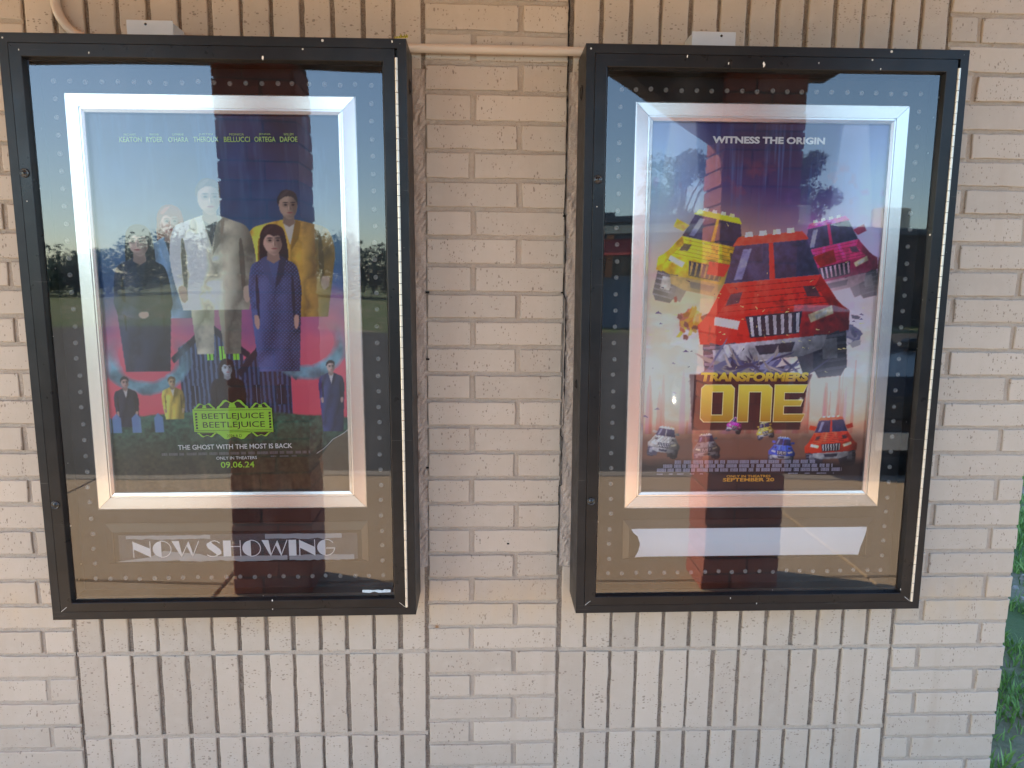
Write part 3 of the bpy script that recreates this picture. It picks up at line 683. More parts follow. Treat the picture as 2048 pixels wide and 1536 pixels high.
def art_bright():
    n1 = vnoise(4, 6, 11); n2 = vnoise(16, 22, 12); n3 = vnoise(50, 80, 13, 2)
    t = VV+(n1-.5)*.12
    A = grad([(0, (92, 92, 160)), (.14, (120, 136, 206)), (.28, (150, 136, 218)), (.38, (196, 140, 222)), (.48, (238, 184, 226)), (.58, (255, 222, 218)), (.68, (255, 212, 196)), (.80, (255, 190, 152)), (1, (230, 130, 90))], t)
    for cx, cy, rx, ry, c, al in ((.5,.10,.34,.22,(22,18,46),.95), (.5,.27,.26,.14,(74,48,110),.75), (.06,.18,.13,.2,(176,214,255),.85), (.95,.20,.12,.2,(176,210,255),.85),
                                  (.30,.40,.34,.14,(255,206,120),.75), (.72,.56,.34,.14,(255,240,230),.7), (.20,.56,.24,.16,(255,232,226),.7), (.5,.62,.44,.14,(255,240,226),.75), (.9,.48,.2,.06,(255,220,236),.8), (.78,.38,.26,.12,(255,200,214),.6)):
        put(A, emask(cx, cy, rx, ry, .7), c, al)
    st = np.clip((vnoise(60, 3, 14)-.52)*4, 0, 1)*np.clip(1-np.abs(VV-.12)*6, 0, 1); put(A, st*emask(.5,.12,.3,.2,.6), (80, 112, 160), .8)
    for x0, x1, x2, x3 in ((.10,.20,.02,.26), (.80,.90,.74,.98)): put(A, pmask([(x0, 0), (x1, 0), (x3, .42), (x2, .42)], 6)*np.clip(1-VV*2.6, 0, 1), (214, 228, 255), .55)
    put(A, np.clip((vnoise(10, 16, 17)-.56)*5, 0, 1)*emask(.5,.17,.40,.05,.9), (206, 70, 60), .55)   # embers in the cloud
    fire = np.clip((vnoise(7, 12, 41)-.50)*4, 0, 1); put(A, fire*emask(.5,.60,.6,.22,.8), (255, 168, 110), .55); put(A, np.clip((vnoise(9, 14, 43)-.52)*4, 0, 1)*emask(.5,.42,.6,.16,.8), (206, 110, 216), .6)
    put(A, np.clip((vnoise(12, 40, 45)-.55)*5, 0, 1)*emask(.5,.60,.6,.18,.8), (255, 255, 250), .7)
    r = np.random.default_rng(5)
    for i in range(60):                                            # spires of a far skyline
        x = r.uniform(0, 1); w_ = r.uniform(.003, .014); h = r.uniform(.04, .13)*(1.3 if x > .7 or x < .2 else .7)
        put(A, pmask([(x-w_, .83), (x-w_*.6, .83-h), (x, .83-h*1.3), (x+w_*.6, .83-h), (x+w_, .83)], 1), (236, 120, 100) if r.random() < .6 else (244, 160, 180), .55)
    vehicle(A, n2, .275, .355, .118, .20, (240, 186, 36), (150, 120, 70)); vehicle(A, n2, .795, .355, .105, -.22, (196, 44, 96), (210, 160, 180))
    for cx, cy, rx, ry, c, al in ((.30,.46,.24,.05,(255,222,160),.75), (.80,.45,.20,.04,(255,226,232),.7), (.2,.62,.18,.05,(255,244,236),.6)): put(A, emask(cx, cy, rx, ry, .95), c, al)
    cluster(A, .22, .52, .07, .05, [(226,140,40),(240,176,70),(170,96,70)], 12, 9); cluster(A, .86, .56, .08, .05, [(150,140,160),(200,190,196),(90,86,110)], 14, 10)
    vehicle(A, n2, .555, .475, .185, -.10, (216, 40, 32), (196, 192, 204))
    cluster(A, .50, .655, .20, .025, [(84,84,130),(130,130,170),(196,180,176),(60,54,80)], 26, 8)
    for i in range(34):
        x, y = r.uniform(.02, .98), r.uniform(.48, .78)
        if .22 < x < .86: continue
        q = r.uniform(.006, .016); put(A, pmask([(x-q, y+q*.2), (x, y-q*.25), (x+q, y+q*.3), (x, y+q*.2)], 0), (80, 60, 100), .85)
    for i in range(90):                                            # sparks and flying grit
        x, y = r.normal(.5, .26), r.normal(.52, .10); q = r.uniform(.002, .007); a = math.atan2(y-.5, x-.5)
        put(A, pmask([(x-q*.3*math.sin(a), y), (x+q*3*math.cos(a), y+q*2*math.sin(a)), (x+q*.3*math.sin(a), y+q*.5)], 0), (255, 226, 150) if i % 3 else (60, 44, 60), .9)
    put(A, pmask([(.215,.665),(.74,.665),(.72,.70),(.70,.82),(.235,.82)], 2), (58, 28, 30))
    put(A, np.clip((VV-.79-.03*(n2-.5))*18, 0, 1), (66, 46, 44), .75)
    vehicle(A, n2, .12, .85, .040, .15, (176, 172, 170), al=.95); vehicle(A, n2, .30, .865, .034, -.1, (120, 122, 128)); vehicle(A, n2, .42, .805, .020, .3, (220, 60, 160)); vehicle(A, n2, .55, .82, .022, -.2, (232, 190, 90))
    vehicle(A, n2, .63, .875, .034, .1, (66, 88, 200)); vehicle(A, n2, .84, .85, .066, -.06, (236, 60, 44))
    for cx, cy, rx, ry, c, al in ((.5,.70,.40,.03,(255,236,224),.3), (.12,.72,.12,.06,(255,240,230),.6), (.88,.70,.12,.06,(255,236,230),.5)): put(A, emask(cx, cy, rx, ry, .95)*(~((UU > .235)*(UU < .72)*(VV > .665))), c, al)
    put(A, np.clip((VV-.895-.012*(n2-.5))*40, 0, 1), (30, 24, 28), .93)
    return A
t = NT('poster_print'); at = t.n('Attribute', attribute_name='pigment')
t.principled(at.outputs['Color'], .30, 0, None, .4); M_PRINT = t.m
def ink(name, c, rough=.35): return simple(name, L(*c), rough)
M_I_GREEN = ink('green_ink', (172, 226, 60)); M_I_PALE = ink('pale_green_ink', (205, 245, 130)); M_I_BLACK = ink('black_ink', (18, 22, 14)); M_I_WHITE = ink('white_ink', (240, 240, 240))
M_I_GREY = ink('grey_ink', (128, 124, 128)); M_I_LAV = ink('lavender_ink', (178, 172, 196)); M_I_ORANGE = ink('orange_ink', (236, 168, 66)); M_I_CREAM = ink('cream_ink', (250, 232, 170))
t = NT('gold_ink'); tc = t.n('TexCoord'); sp = t.n('SeparateXYZ'); t.l(tc.outputs['Generated'], sp.inputs[0])
cr = t.n('ValToRGB'); e = cr.color_ramp.elements; e[0].position = 0; e[0].color = (*L(206, 140, 30), 1); e[1].position = 1; e[1].color = (*L(255, 232, 80), 1)
t.l(sp.outputs[2], cr.inputs[0]); t.principled(cr.outputs[0], .35); M_I_GOLD = t.m

def text_mesh(mb, s, u0, u1, v0, v1, y, mi=0, bold=0.0, shear=0., rise=0.):
    """a line of lettering fitted to the box u0..u1, v0..v1"""
    cu = bpy.data.curves.new('lettering_curve', 'FONT'); cu.body = s; cu.size = 1.0; cu.offset = bold; cu.shear = shear; cu.resolution_u = 3
    ob = bpy.data.objects.new('lettering_curve', cu); COL.objects.link(ob)
    dg = bpy.context.evaluated_depsgraph_get(); me = bpy.data.meshes.new_from_object(ob.evaluated_get(dg))
    n = len(me.vertices); co = np.zeros(n*3); me.vertices.foreach_get('co', co); co = co.reshape(-1, 3)
    fs = [tuple(p.vertices) for p in me.polygons]
    bpy.data.objects.remove(ob); bpy.data.curves.remove(cu); bpy.data.meshes.remove(me)
    a, b = co.min(0), co.max(0)
    x = u0+(co[:, 0]-a[0])/(b[0]-a[0])*(u1-u0); z = v0+(co[:, 1]-a[1])/(b[1]-a[1])*(v1-v0)+rise*(co[:, 0]-a[0])/(b[0]-a[0])
    mb.add([(x[i], y, z[i]) for i in range(n)], [f[::-1] for f in fs], mi)
def poster(key, label, fn, u0, u1, v0, v1, rot_extra, warp, gam=.80, sat=1.3):
    uc = (u0+u1)/2
    loc, rot = frame_of(key, uc, v0, .0525)
    root = empty('movie_poster', loc, (0, rot[1]-rot_extra, 0), label, 'poster', 'film posters framed inside the cases')
    A = np.clip(fn(), 0, 255); A = 255*(A/255)**gam; gl_ = A.mean(-1, keepdims=True); A = np.clip(gl_+(A-gl_)*sat, 0, 255); C = np.minimum(lin(A), .84)
    W_, H_ = u1-u0, v1-v0
    X = (UU-.5)*W_; Zc = (1-VV)*H_; Y = warp(UU, VV)
    co = np.stack([X, Y, Zc], -1).reshape(-1, 3)
    ii = np.arange(NX*NY).reshape(NY, NX)
    q = np.stack([ii[1:, :-1], ii[1:, 1:], ii[:-1, 1:], ii[:-1, :-1]], -1).reshape(-1, 4)
    me = bpy.data.meshes.new('printed_sheet'); me.from_pydata(co.tolist(), [], q.tolist()); me.update()
    ca = me.color_attributes.new('pigment', 'FLOAT_COLOR', 'POINT')
    ca.data.foreach_set('color', np.concatenate([C.reshape(-1, 3), np.ones((NX*NY, 1))], 1).astype(np.float32).ravel())
    me.polygons.foreach_set('use_smooth', [True]*len(q)); me.materials.append(M_PRINT)
    o = bpy.data.objects.new('printed_sheet', me); COL.objects.link(o); o.parent = root
    return root, (lambda u: u-uc), (lambda v: v-v0)
def credit_rows(mb, rows_, y, mi=0, seed=3):
    r = random.Random(seed)
    for (a, b, z0, z1, dens) in rows_:
        x = a
        while x < b:
            wl = r.uniform(.008, .03); e = min(b, x+wl)
            while x < e:
                bw = r.uniform(.0009, .0017); mb.quad((x, y, z0), (x+bw, y, z0), (x+bw, y, z1), (x, y, z1), mi); x += bw+r.uniform(.0006, .0012)
            x += r.uniform(.003, .007)*dens
# --- the dark poster
warpL = lambda u, v: (.0016*np.sin(u*7+v*5) + .0030*np.clip((v-.80)/.2, 0, 1)*np.sin(u*34+np.sin(v*9)*2.2) + .0012*np.sin(v*16+u*3) - .004*np.clip(u-.86+.9*(v-.86), 0, .2)*4)
pr, fu, fv = poster('beetle', 'dark navy film poster with a pink horizon and lime green title plaque', art_dark, -.327, .320, -.417, .586, .012, warpL, .80, 1.05)
YI = -.0035
pl = MB(); a, b = fu(-.099), fu(.1112); lo_, hi_ = fv(-.2455), fv(-.1800)
pl.poly([(a, lo_+.004), (b, lo_), (b-.001, hi_+.001), (a-.001, hi_)], YI, 0)
# scrolled crest above and below
cr_ = lambda cx, w_, h, base, sg: [(cx+w_*math.cos(math.pi*(1-i/16)), base+sg*(h*math.sin(math.pi*i/16)*(1+.28*math.cos(6*math.pi*i/16)))) for i in range(17)]
for cx, w_, h in ((.006, .042, .022), (-.068, .028, .014), (.080, .026, .014)): pl.poly(cr_(fu(cx), w_, h, hi_+.0004, 1), YI, 0)
pl.poly(cr_(fu(.006), .046, .019, lo_+.003, -1), YI, 0)
for cx, w_, h in ((-.066, .026, .012), (.078, .026, .012)): pl.poly(cr_(fu(cx), w_, h, lo_+.002, -1), YI, 0)
YB = YI-.0004
for cx, w_, h in ((.006, .034, .016), (-.068, .021, .0095), (.080, .019, .0095)): pl.poly(cr_(fu(cx), w_, h, hi_+.0022, 1), YB, 1)
for cx, w_, h in ((-.066, .019, .008), (.078, .019, .008)): pl.poly(cr_(fu(cx), w_, h, lo_+.0005, -1), YB, 1)
for cx, w_, h in ((.006, .010, .014), (-.068, .006, .007), (.080, .006, .007)): pl.poly(cr_(fu(cx), w_, h, hi_+.003, 1), YB-.0003, 0)
for z0, z1 in ((lo_+.0062, lo_+.0072), (hi_-.0042, hi_-.0032)): pl.quad((a+.003, YB, z0+.001), (b-.003, YB, z0), (b-.003, YB, z1), (a+.003, YB, z1+.001), 1)
for x in (a+.0045, b-.0105):
    for k in range(6):
        z = lo_+.011+k*.0078; pl.poly([(x, z), (x+.006, z+.001), (x+.006, z+.0055), (x+.001, z+.006)], YB, 1)
text_mesh(pl, 'BEETLEJUICE', fu(-.0765), fu(.0885), fv(-.2115), fv(-.1915), YB, 1)
text_mesh(pl, 'BEETLEJUICE', fu(-.0750), fu(.0895), fv(-.2355), fv(-.2150), YB, 1)
text_mesh(pl, '2024 A.D', fu(-.0135), fu(.0260), fv(-.2580), fv(-.2500), YB, 1)
pl.build('title_plaque', [M_I_GREEN, M_I_BLACK], pr)
tx = MB()
for s, u0, u1, small in (('KEATON', -.2316, -.1756, 'MICHAEL'), ('RYDER', -.1644, -.1233, 'WINONA'), ("O'HARA", -.1096, -.0596, 'CATHERINE'), ('THEROUX', -.0470, .0157, 'JUSTIN'), ('BELLUCCI', .0295, .0949, 'MONICA'), ('ORTEGA', .1062, .1592, 'JENNA'), ('DAFOE', .1706, .2148, 'WILLEM')):
    text_mesh(tx, s, fu(u0), fu(u1), fv(.5095), fv(.5225), YI, 0, .012); c = (u0+u1)/2; w_ = (u1-u0)*.28
    text_mesh(tx, small, fu(c-w_), fu(c+w_), fv(.5255), fv(.5310), YI, 0, 0)
tx.build('cast_names', M_I_PALE, pr)
tx = MB(); text_mesh(tx, 'THE GHOST WITH THE MOST IS BACK', fu(-.1455), fu(.1592), fv(-.2905), fv(-.2770), YI, 0, .012)
text_mesh(tx, 'ONLY IN THEATERS', fu(-.046), fu(.0626), fv(-.3195), fv(-.3110), YI, 0, .006); tx.build('tagline', M_I_WHITE, pr)
tx = MB(); text_mesh(tx, '09.06.24', fu(-.0352), fu(.0547), fv(-.3425), fv(-.3255), YI, 0, .012); tx.build('release_date', M_I_GREEN, pr)
tx = MB(); credit_rows(tx, [(fu(-.19), fu(.205), fv(-.3060), fv(-.2985), 1.0)], YI); credit_rows(tx, [(fu(.10), fu(.18), fv(-.3145), fv(-.3105), 2.5)], YI); tx.build('credits', M_I_GREY, pr)
# torn crease in the lower right corner
ce = MB(); cp = [(.3143, -.237), (.300, -.250), (.286, -.258), (.270, -.266), (.256, -.281), (.244, -.292), (.2244, -.305)]
for (p0, p1) in zip(cp[:-1], cp[1:]): ce.quad((fu(p0[0]), -.0075, fv(p0[1])), (fu(p1[0]), -.0075, fv(p1[1])), (fu(p1[0])+.0012, -.007, fv(p1[1])-.0016), (fu(p0[0])+.0012, -.007, fv(p0[1])-.0016))
ce.build('torn_crease', simple('torn_paper_edge', (.55, .52, .48), .7), pr)
# --- the bright poster
warpR = lambda u, v: .0009*np.sin(u*5+v*4)+.0006*np.sin(v*15)
pr, fu, fv = poster('robot', 'bright purple, pink and orange film poster with large gold title', art_bright, -.322, .332, -.424, .586, .0, warpR)
YI = -.0022
tx = MB(); text_mesh(tx, 'WITNESS THE ORIGIN', fu(-.146), fu(.1534), fv(.5240), fv(.5420), YI, 0, .045); tx.build('tagline', M_I_WHITE, pr)
tx = MB(); text_mesh(tx, 'TRANSFORMERS', fu(-.150), fu(.150), fv(-.1055), fv(-.0800), YI, 0, .06, .1); tx.build('title_lettering', M_I_GOLD, pr)
def block_letters(ins, y, mats):
    mb = MB(); zt, zb = fv(-.1135), fv(-.2195); ht = zt-zb
    def chamfer(x0, x1, z0, z1, c): return [(x0+c, z0), (x1-c, z0), (x1, z0+c), (x1, z1-c), (x1-c, z1), (x0+c, z1), (x0, z1-c), (x0, z0+c)]
    i = ins
    x0, x1 = fu(-.148), fu(-.0535)                   # O as a frame of four bars
    c = .010; hx0, hx1, hz0, hz1 = x0+.033-i, x1-.033+i, zb+.022-i, zt-.022+i
    x0 += i; x1 -= i; t0, b0 = zt-i, zb+i
    mb.poly([(x0, b0+c), (x0+c, b0), (hx0, b0), (hx0, t0), (x0+c, t0), (x0, t0-c)], y); mb.poly([(hx1, b0), (x1-c, b0), (x1, b0+c), (x1, t0-c), (x1-c, t0), (hx1, t0)], y)
    mb.poly([(hx0, b0), (hx1, b0), (hx1, hz0), (hx0, hz0)], y); mb.poly([(hx0, hz1), (hx1, hz1), (hx1, t0), (hx0, t0)], y)
    x0, x1 = fu(-.0440)+i, fu(.0520)-i               # N as an arch
    a0, a1 = x0+.032-2*i, x1-.032+2*i
    mb.poly([(x0, b0), (a0, b0), (a0, t0), (x0, t0)], y); mb.poly([(a1, b0), (x1, b0), (x1, t0-c), (x1-c, t0), (a1, t0)], y); mb.poly([(a0, zt-.022+i), (a1, zt-.022+i), (a1, t0), (a0, t0)], y)
    x0, x1 = fu(.0570)+i, fu(.1500)-i                # E with slanted arms
    mb.poly([(x0, b0), (x0+.030-2*i, b0), (x0+.030-2*i, t0), (x0, t0)], y); e0 = x0+.030-2*i
    mb.poly([(e0, zt-.024+i), (x1-.010, zt-.024+i), (x1, t0), (e0, t0)], y); mb.poly([(e0, zb+i), (x1-.012, zb+i), (x1-.002, zb+.024-i), (e0, zb+.024-i)], y)
    mb.poly([(e0, zb+ht*.42+i), (x1-.016, zb+ht*.42+i), (x1-.010, zb+ht*.60-i), (e0, zb+ht*.60-i)], y)
    return mb
block_letters(0, YI, None).build('title_outline', M_I_CREAM, pr); block_letters(.0022, YI-.0004, None).build('title_lettering', M_I_GOLD, pr)
tx = MB(); text_mesh(tx, 'ONLY IN THEATRES', fu(-.0649), fu(.0603), fv(-.3770), fv(-.3700), YI, 0, .02)
text_mesh(tx, 'SEPTEMBER 20', fu(-.0748), fu(.0712), fv(-.3890), fv(-.3785), YI, 0, .03); tx.build('release_date', M_I_ORANGE, pr)
tx = MB(); credit_rows(tx, [(fu(-.213), fu(.185), fv(-.3370), fv(-.3270), 1.), (fu(-.245), fu(.235), fv(-.3485), fv(-.3385), 1.), (fu(-.262), fu(.262), fv(-.3600), fv(-.3500), 1.), (fu(-.262), fu(-.13), fv(-.3675), fv(-.3645), 3), (fu(.11), fu(.24), fv(-.3675), fv(-.3645), 3)], YI, seed=9); tx.build('credits', M_I_LAV, pr)

# ------------------------------------------------------------------ strips under the posters
def ustrip(px): return -.285+(px-269)*.001363
loc, rot = frame_of('beetle', 0, -.609, .0525)
st = empty('now_showing_strip', loc, rot, 'clear plastic strip lettered NOW SHOWING below the dark poster', 'sign')
V = lambda v: v+.609
sh = MB(); n = 48; vs = []; fs = []
for i in range(n+1):
    u = -.325+.65*i/n; top = .078; bot = .002; bowl = .010*max(0, math.sin(i*.35))
    for k in range(5):
        z = bot+(top-bot)*k/4; vs.append((u, -.001-.0035*math.sin(math.pi*k/4)*(.6+.4*math.sin(i*.33)), z))
for i in range(n):
    for k in range(4): a = i*5+k; fs.append((a, a+5, a+6, a+1))
sh.add(vs, fs); sh.build('clear_sheet', M_CLEAR, st, smooth=True)
tp = MB()
def ragged(u0, u1, z0, z1, y, s=.0012):
    nn = 16; up_ = [(u0+(u1-u0)*i/nn, z1+random.gauss(0, s*.5)) for i in range(nn+1)]; dn = [(u0+(u1-u0)*i/nn, z0+random.gauss(0, s)) for i in range(nn+1)]
    vs = [(p[0], y, p[1]) for p in dn+up_]; tp.add(vs, [(i, i+1, nn+2+i, nn+1+i) for i in range(nn)])
ragged(ustrip(256), ustrip(423), .0665, .0775, -.0065); ragged(ustrip(532), ustrip(686), .0650, .0790, -.0065)
ragged(ustrip(360), ustrip(575), .003, .017, -.0065); ragged(ustrip(579), ustrip(710), .003, .018, -.0065)
tp.add([(ustrip(232), -.0068, .003), (ustrip(300), -.0068, .016), (ustrip(330), -.0068, .034), (ustrip(352), -.0068, .030), (ustrip(400), -.0068, .024), (ustrip(420), -.0068, .015), (ustrip(360), -.0068, .006), (ustrip(300), -.0068, .004)], [tuple(range(8))])  # curved bluish highlight of the clear sheet, painted as a pale patch
tp.build('tape_and_painted_sheen', M_TAPE_SHEEN, st)
lt = MB(); zb, zt = V(-.5930), V(-.5470); H_ = zt-zb; YL = -.0078
thin = .0022
def S(x, y): return (x, zb+y*H_)
def bq(*p): lt.poly([S(*q) for q in p], YL)
def stroke(pts, wd):
    for (p, q) in zip(pts[:-1], pts[1:]):
        a = Vector((p[0], p[1]*H_)); b = Vector((q[0], q[1]*H_)); d_ = (b-a).normalized()*wd*.5; nn = Vector((-d_.y, d_.x))
        lt.add([(a.x-nn.x-d_.x*.2, YL, zb+a.y-nn.y), (b.x-nn.x+d_.x*.2, YL, zb+b.y-nn.y), (b.x+nn.x+d_.x*.2, YL, zb+b.y+nn.y), (a.x+nn.x-d_.x*.2, YL, zb+a.y+nn.y)], [(0, 1, 2, 3)])
def L_N(x0, x1):
    w_ = x1-x0; bq((x0, 0), (x0+thin, 0), (x0+thin, 1), (x0, 1)); bq((x1-thin, 0), (x1, 0), (x1, 1), (x1-thin, 1)); bq((x0+thin, .97), (x0+thin, .50), (x1-thin, .02), (x1-thin, .55))
def arc(cx, rx, a0, a1, n=22): return [(cx+rx*math.cos(math.radians(a0+(a1-a0)*i/n)), .5+.5*math.sin(math.radians(a0+(a1-a0)*i/n))) for i in range(n+1)]
def L_O(x0, x1, G=False):
    cx, rx = (x0+x1)/2, (x1-x0)/2
    cut = x0+(x1-x0)*.46; an = math.degrees(math.acos((cut-cx)/rx)); lt.poly([S(*p) for p in arc(cx, rx, an, 360-an)], YL)
    if not G: stroke(arc(cx, rx-thin*.5, -100, 100), thin)
    else: stroke(arc(cx, rx-thin*.5, 35, 100), thin); stroke(arc(cx, rx-thin*.5, -100, -5), thin); stroke([(cx, .46), (x1, .46)], thin)
def L_W(x0, x1):
    w_ = x1-x0; k = w_*.27
    bq((x0, 1), (x0+w_*.33, 0), (x0+w_*.37, .04), (x0+k, 1)); stroke([(x0+w_*.34, .02), (x0+w_*.62, .96)], thin)
    bq((x0+w_*.54, .72), (x0+w_*.74, 0), (x0+w_*.78, .06), (x0+w_*.70, .60), (x0+w_*.62, .98)); stroke([(x0+w_*.745, .02), (x1, 1)], thin)
def L_S(x0, x1):
    w_ = x1-x0; bq((x0+.02*w_, .82), (x0, .68), (x0+.10*w_, .52), (x0+.60*w_, .18), (x0+.70*w_, .06), (x1-.02*w_, .16), (x1, .32), (x1-.12*w_, .48), (x0+.42*w_, .82), (x0+.30*w_, .96))
    stroke([(x0+.30*w_, .95), (x0+.55*w_, .99), (x0+.75*w_, .95), (x0+.9*w_, .84)], thin); stroke([(x0, .12), (x0+.2*w_, .03), (x0+.45*w_, .01), (x0+.70*w_, .06)], thin)
def L_H(x0, x1):
    w_ = x1-x0; bq((x0, 0), (x0+.44*w_, 0), (x0+.44*w_, 1), (x0, 1)); bq((x1-thin, 0), (x1, 0), (x1, 1), (x1-thin, 1)); stroke([(x0+.44*w_, .62), (x1-thin, .62)], thin)
def L_I(x0, x1): bq((x0, 0), (x1, 0), (x1, 1), (x0, 1))
for f_, a, b in ((L_N, 269, 304), (L_O, 308, 345), (L_W, 346, 400), (L_S, 415, 444), (L_H, 448, 483), (L_O, 486, 523), (L_W, 525, 576), (L_I, 579, 594), (L_N, 600, 632)): f_(ustrip(a), ustrip(b))
L_O(ustrip(636), ustrip(672), True)
lt.build('lettering', M_LETTER, st)
# blank white strip with curled, torn ends
ws = MB(); n = 60; vs = []; fs = []
le = [(-.318, .0), (-.309, .22), (-.305, .5), (-.312, .75), (-.326, .9), (-.330, 1.0)]; re_ = [(.328, 0), (.330, .3), (.338, .6), (.345, .85), (.347, 1.0)]
for k in range(9):
    q = k/8; a = np.interp(q, [p[1] for p in le], [p[0] for p in le]); b = np.interp(q, [p[1] for p in re_], [p[0] for p in re_])
    for i in range(n+1):
        s_ = i/n; vs.append((a+(b-a)*s_, -.0015-.0045*math.sin(math.pi*q)-.004*(max(0, .05-s_)*20+max(0, s_-.96)*20), .002+q*.083))
for k in range(8):
    for i in range(n): a = k*(n+1)+i; fs.append((a, a+1, a+n+2, a+n+1))
ws.add(vs, fs); loc, rot = frame_of('robot', 0, -.609, .0525)
o = ws.build('blank_strip', M_PAPER, None, smooth=True); o.location = loc; o.rotation_euler = rot
tag(o, 'blank white paper strip with curled ends below the bright poster', 'paper strip')
# torn sticker remnant in the lower right corner of the pane
sk = MB(); sk.poly([(-.039, -.003), (-.018, -.005), (-.006, -.001), (.006, -.005), (.038, -.004), (.039, .004), (.022, .005), (.016, .002), (.004, .004), (-.010, .003), (-.022, .004), (-.039, .004)], 0)
loc, rot = frame_of('beetle', .381, -.6845, .0108)
o = sk.build('torn_sticker', simple('faded_sticker', (.42, .52, .58), .6, 0, .5, 160), None); o.location = loc; o.rotation_euler = rot
tag(o, 'torn pale blue sticker scrap in the lower right corner of glass', 'sticker')

# ------------------------------------------------------------------ conduit, boxes, tape scrap
M_PIPE = simple('painted_conduit', (.51, .435, .36), .32, 0, .08, 8, .05, 40)
M_BOX = simple('grey_box_enamel', (.50, .53, .56), .42, 0, .08, 14)
for cx0, cx1, zt, lab in ((.2605, .373, 2.158, 'grey electrical box above the dark poster case, beside the pipe elbow'), (1.692, 1.8045, 2.164, 'grey electrical box above the bright poster case')):
    r_ = empty('electrical_box', ((cx0+cx1)/2, -.002, 2.105), label=lab, cat='electrical box', group='grey electrical boxes above the cases')
    hw = (cx1-cx0)/2; b_ = MB(); b_.bbox(-hw, hw, -.070, -.001, -.035, zt-2.105-.003, .0015); b_.build('box_body', M_BOX, r_)
    b_ = MB(); b_.bbox(-hw-.001, hw+.001, -.0735, -.0705, -.036, zt-2.105, .0010); b_.build('cover', M_BOX, r_)
    b_ = MB(); b_.lathe(-.01 if cx0 < 1 else .02, -.0737, zt-2.105-.010, [(.0034, 0), (.0032, -.001), (.0001, -.0014)], 10); b_.build('cover_screw', M_LOCK, r_)
pp = [(1.69, -.0135, 2.125)]+[(x, -.0135, 2.125-.003*(1-x)) for x in (1.38, 1.0, .374)]
c_ = MB(); c_.tube(pp[::-1], .0115, 16)
o = c_.build('conduit_pipe', M_PIPE, None, smooth=True); tag(o, 'straight painted conduit running between the two cases', 'pipe')
c_ = MB(); R_ = .095; cx, cz = .150, 2.222
elb = [(.0555, -.0135, 2.78), (.0555, -.0135, 2.40)]+[(cx-R_*math.cos(math.radians(a)), -.0135, cz-R_*math.sin(math.radians(a))) for a in range(0, 91, 9)]+[(.2595, -.0135, cz-R_)]
c_.tube(elb, .0115, 16); o = c_.build('conduit_pipe', M_PIPE, None, smooth=True); tag(o, 'curved painted conduit elbow rising at the upper left corner', 'pipe')
tp = MB(); pts = []
for i in range(15):
    u = .934+.034*i/14; pts.append((u, 2.1065+.0005*i*.3, 2.113+.006*i/14+random.uniform(-.003, .004)))
vs = []; fs = []
for i, (u, a, b) in enumerate(pts): vs += [(u, -.146, a), (u, -.138+random.uniform(-.003, .003), b)]
for i in range(len(pts)-1): fs.append((2*i, 2*i+2, 2*i+3, 2*i+1))
tp.add(vs, fs)
t = NT('weathered_yellow_tape'); f = t.ramp(t.noise(t.coords(), 330, 3), [(.46, 0), (.54, 1)]); t.principled(t.mix(f, (.10, .11, .02), (.55, .50, .05)), .6); o = tp.build('tape_scrap', t.m)
tag(o, 'ragged yellow tape scrap on the top corner of left case', 'tape')

# ------------------------------------------------------------------ ground, pavement, car park
t = NT('lawn_soil'); P = t.coords()
f = t.ramp(t.noise(P, 1.6, 5, .6), [(.48, 0), (.68, 1)]); g_ = t.mix(t.noise(P, 40, 4), (.07, .12, .035), (.10, .16, .05)); d_ = t.mix(t.noise(P, 60, 5, .7), (.22, .18, .13), (.36, .30, .24))
t.principled(t.mix(f, g_, d_), .9, 0, t.bump(t.noise(P, 50, 5, .7), .8, .03)); M_SOIL = t.m
gm = MB(); gm.quad((-600, -600, GZ-.17), (600, -600, GZ-.17), (600, 600, GZ-.17), (-600, 600, GZ-.17)); o = gm.build('ground', M_SOIL); tag(o, kind='structure')
lw = MB(); lw.box(X_END-.02, 30, .0, 30, GZ-.16, GZ-.004); lw.box(5.6, 30, -1.0, .0, GZ-.16, GZ-.006); o = lw.build('lawn', M_SOIL); tag(o, kind='structure')
t = NT('tan_concrete'); P = t.coords()
c = t.mix(t.noise(P, 1.4, 5, .6), (.42, .31, .20), (.52, .40, .27)); c = t.mix(t.ramp(t.noise(P, 130, 4, .7), [(.35, .35), (.6, 0)]), c, (.2, .16, .12))
t.principled(c, .8, 0, t.bump(t.noise(P, 160, 4, .7), .3, .004)); M_CONC = t.m
pv = MB()
for i in range(-7, 7):
    for (y0, y1) in ((-2.02, -.004), (-4.1, -2.035)):
        pv.bbox(i*1.8+.006-.25, (i+1)*1.8-.006-.25, y0, y1, GZ-.17, GZ+random.uniform(-.0015, .0015), .008)
o = pv.build('pavement', M_CONC); tag(o, kind='structure')
kb = MB()
for i in range(-7, 7): kb.bbox(i*1.8+.004-.25, (i+1)*1.8-.004-.25, -4.26, -4.11, GZ-.17, GZ+.002, .012)
o = kb.build('kerb', simple('kerb_concrete', (.30, .27, .23), .85, 0, .2, 6, .3, 90)); tag(o, kind='structure')
t = NT('worn_asphalt'); P = t.coords()
t.principled(t.mix(t.noise(P, .5, 6, .6), (.040, .040, .042), (.075, .072, .068)), .85, 0, t.bump(t.noise(P, 120, 4, .7), .5, .01)); M_ASPH = t.m
lo = MB(); lo.quad((-60, -24, GZ-.150), (60, -24, GZ-.150), (60, -4.26, GZ-.150), (-60, -4.26, GZ-.150)); o = lo.build('car_park', M_ASPH); tag(o, kind='structure')

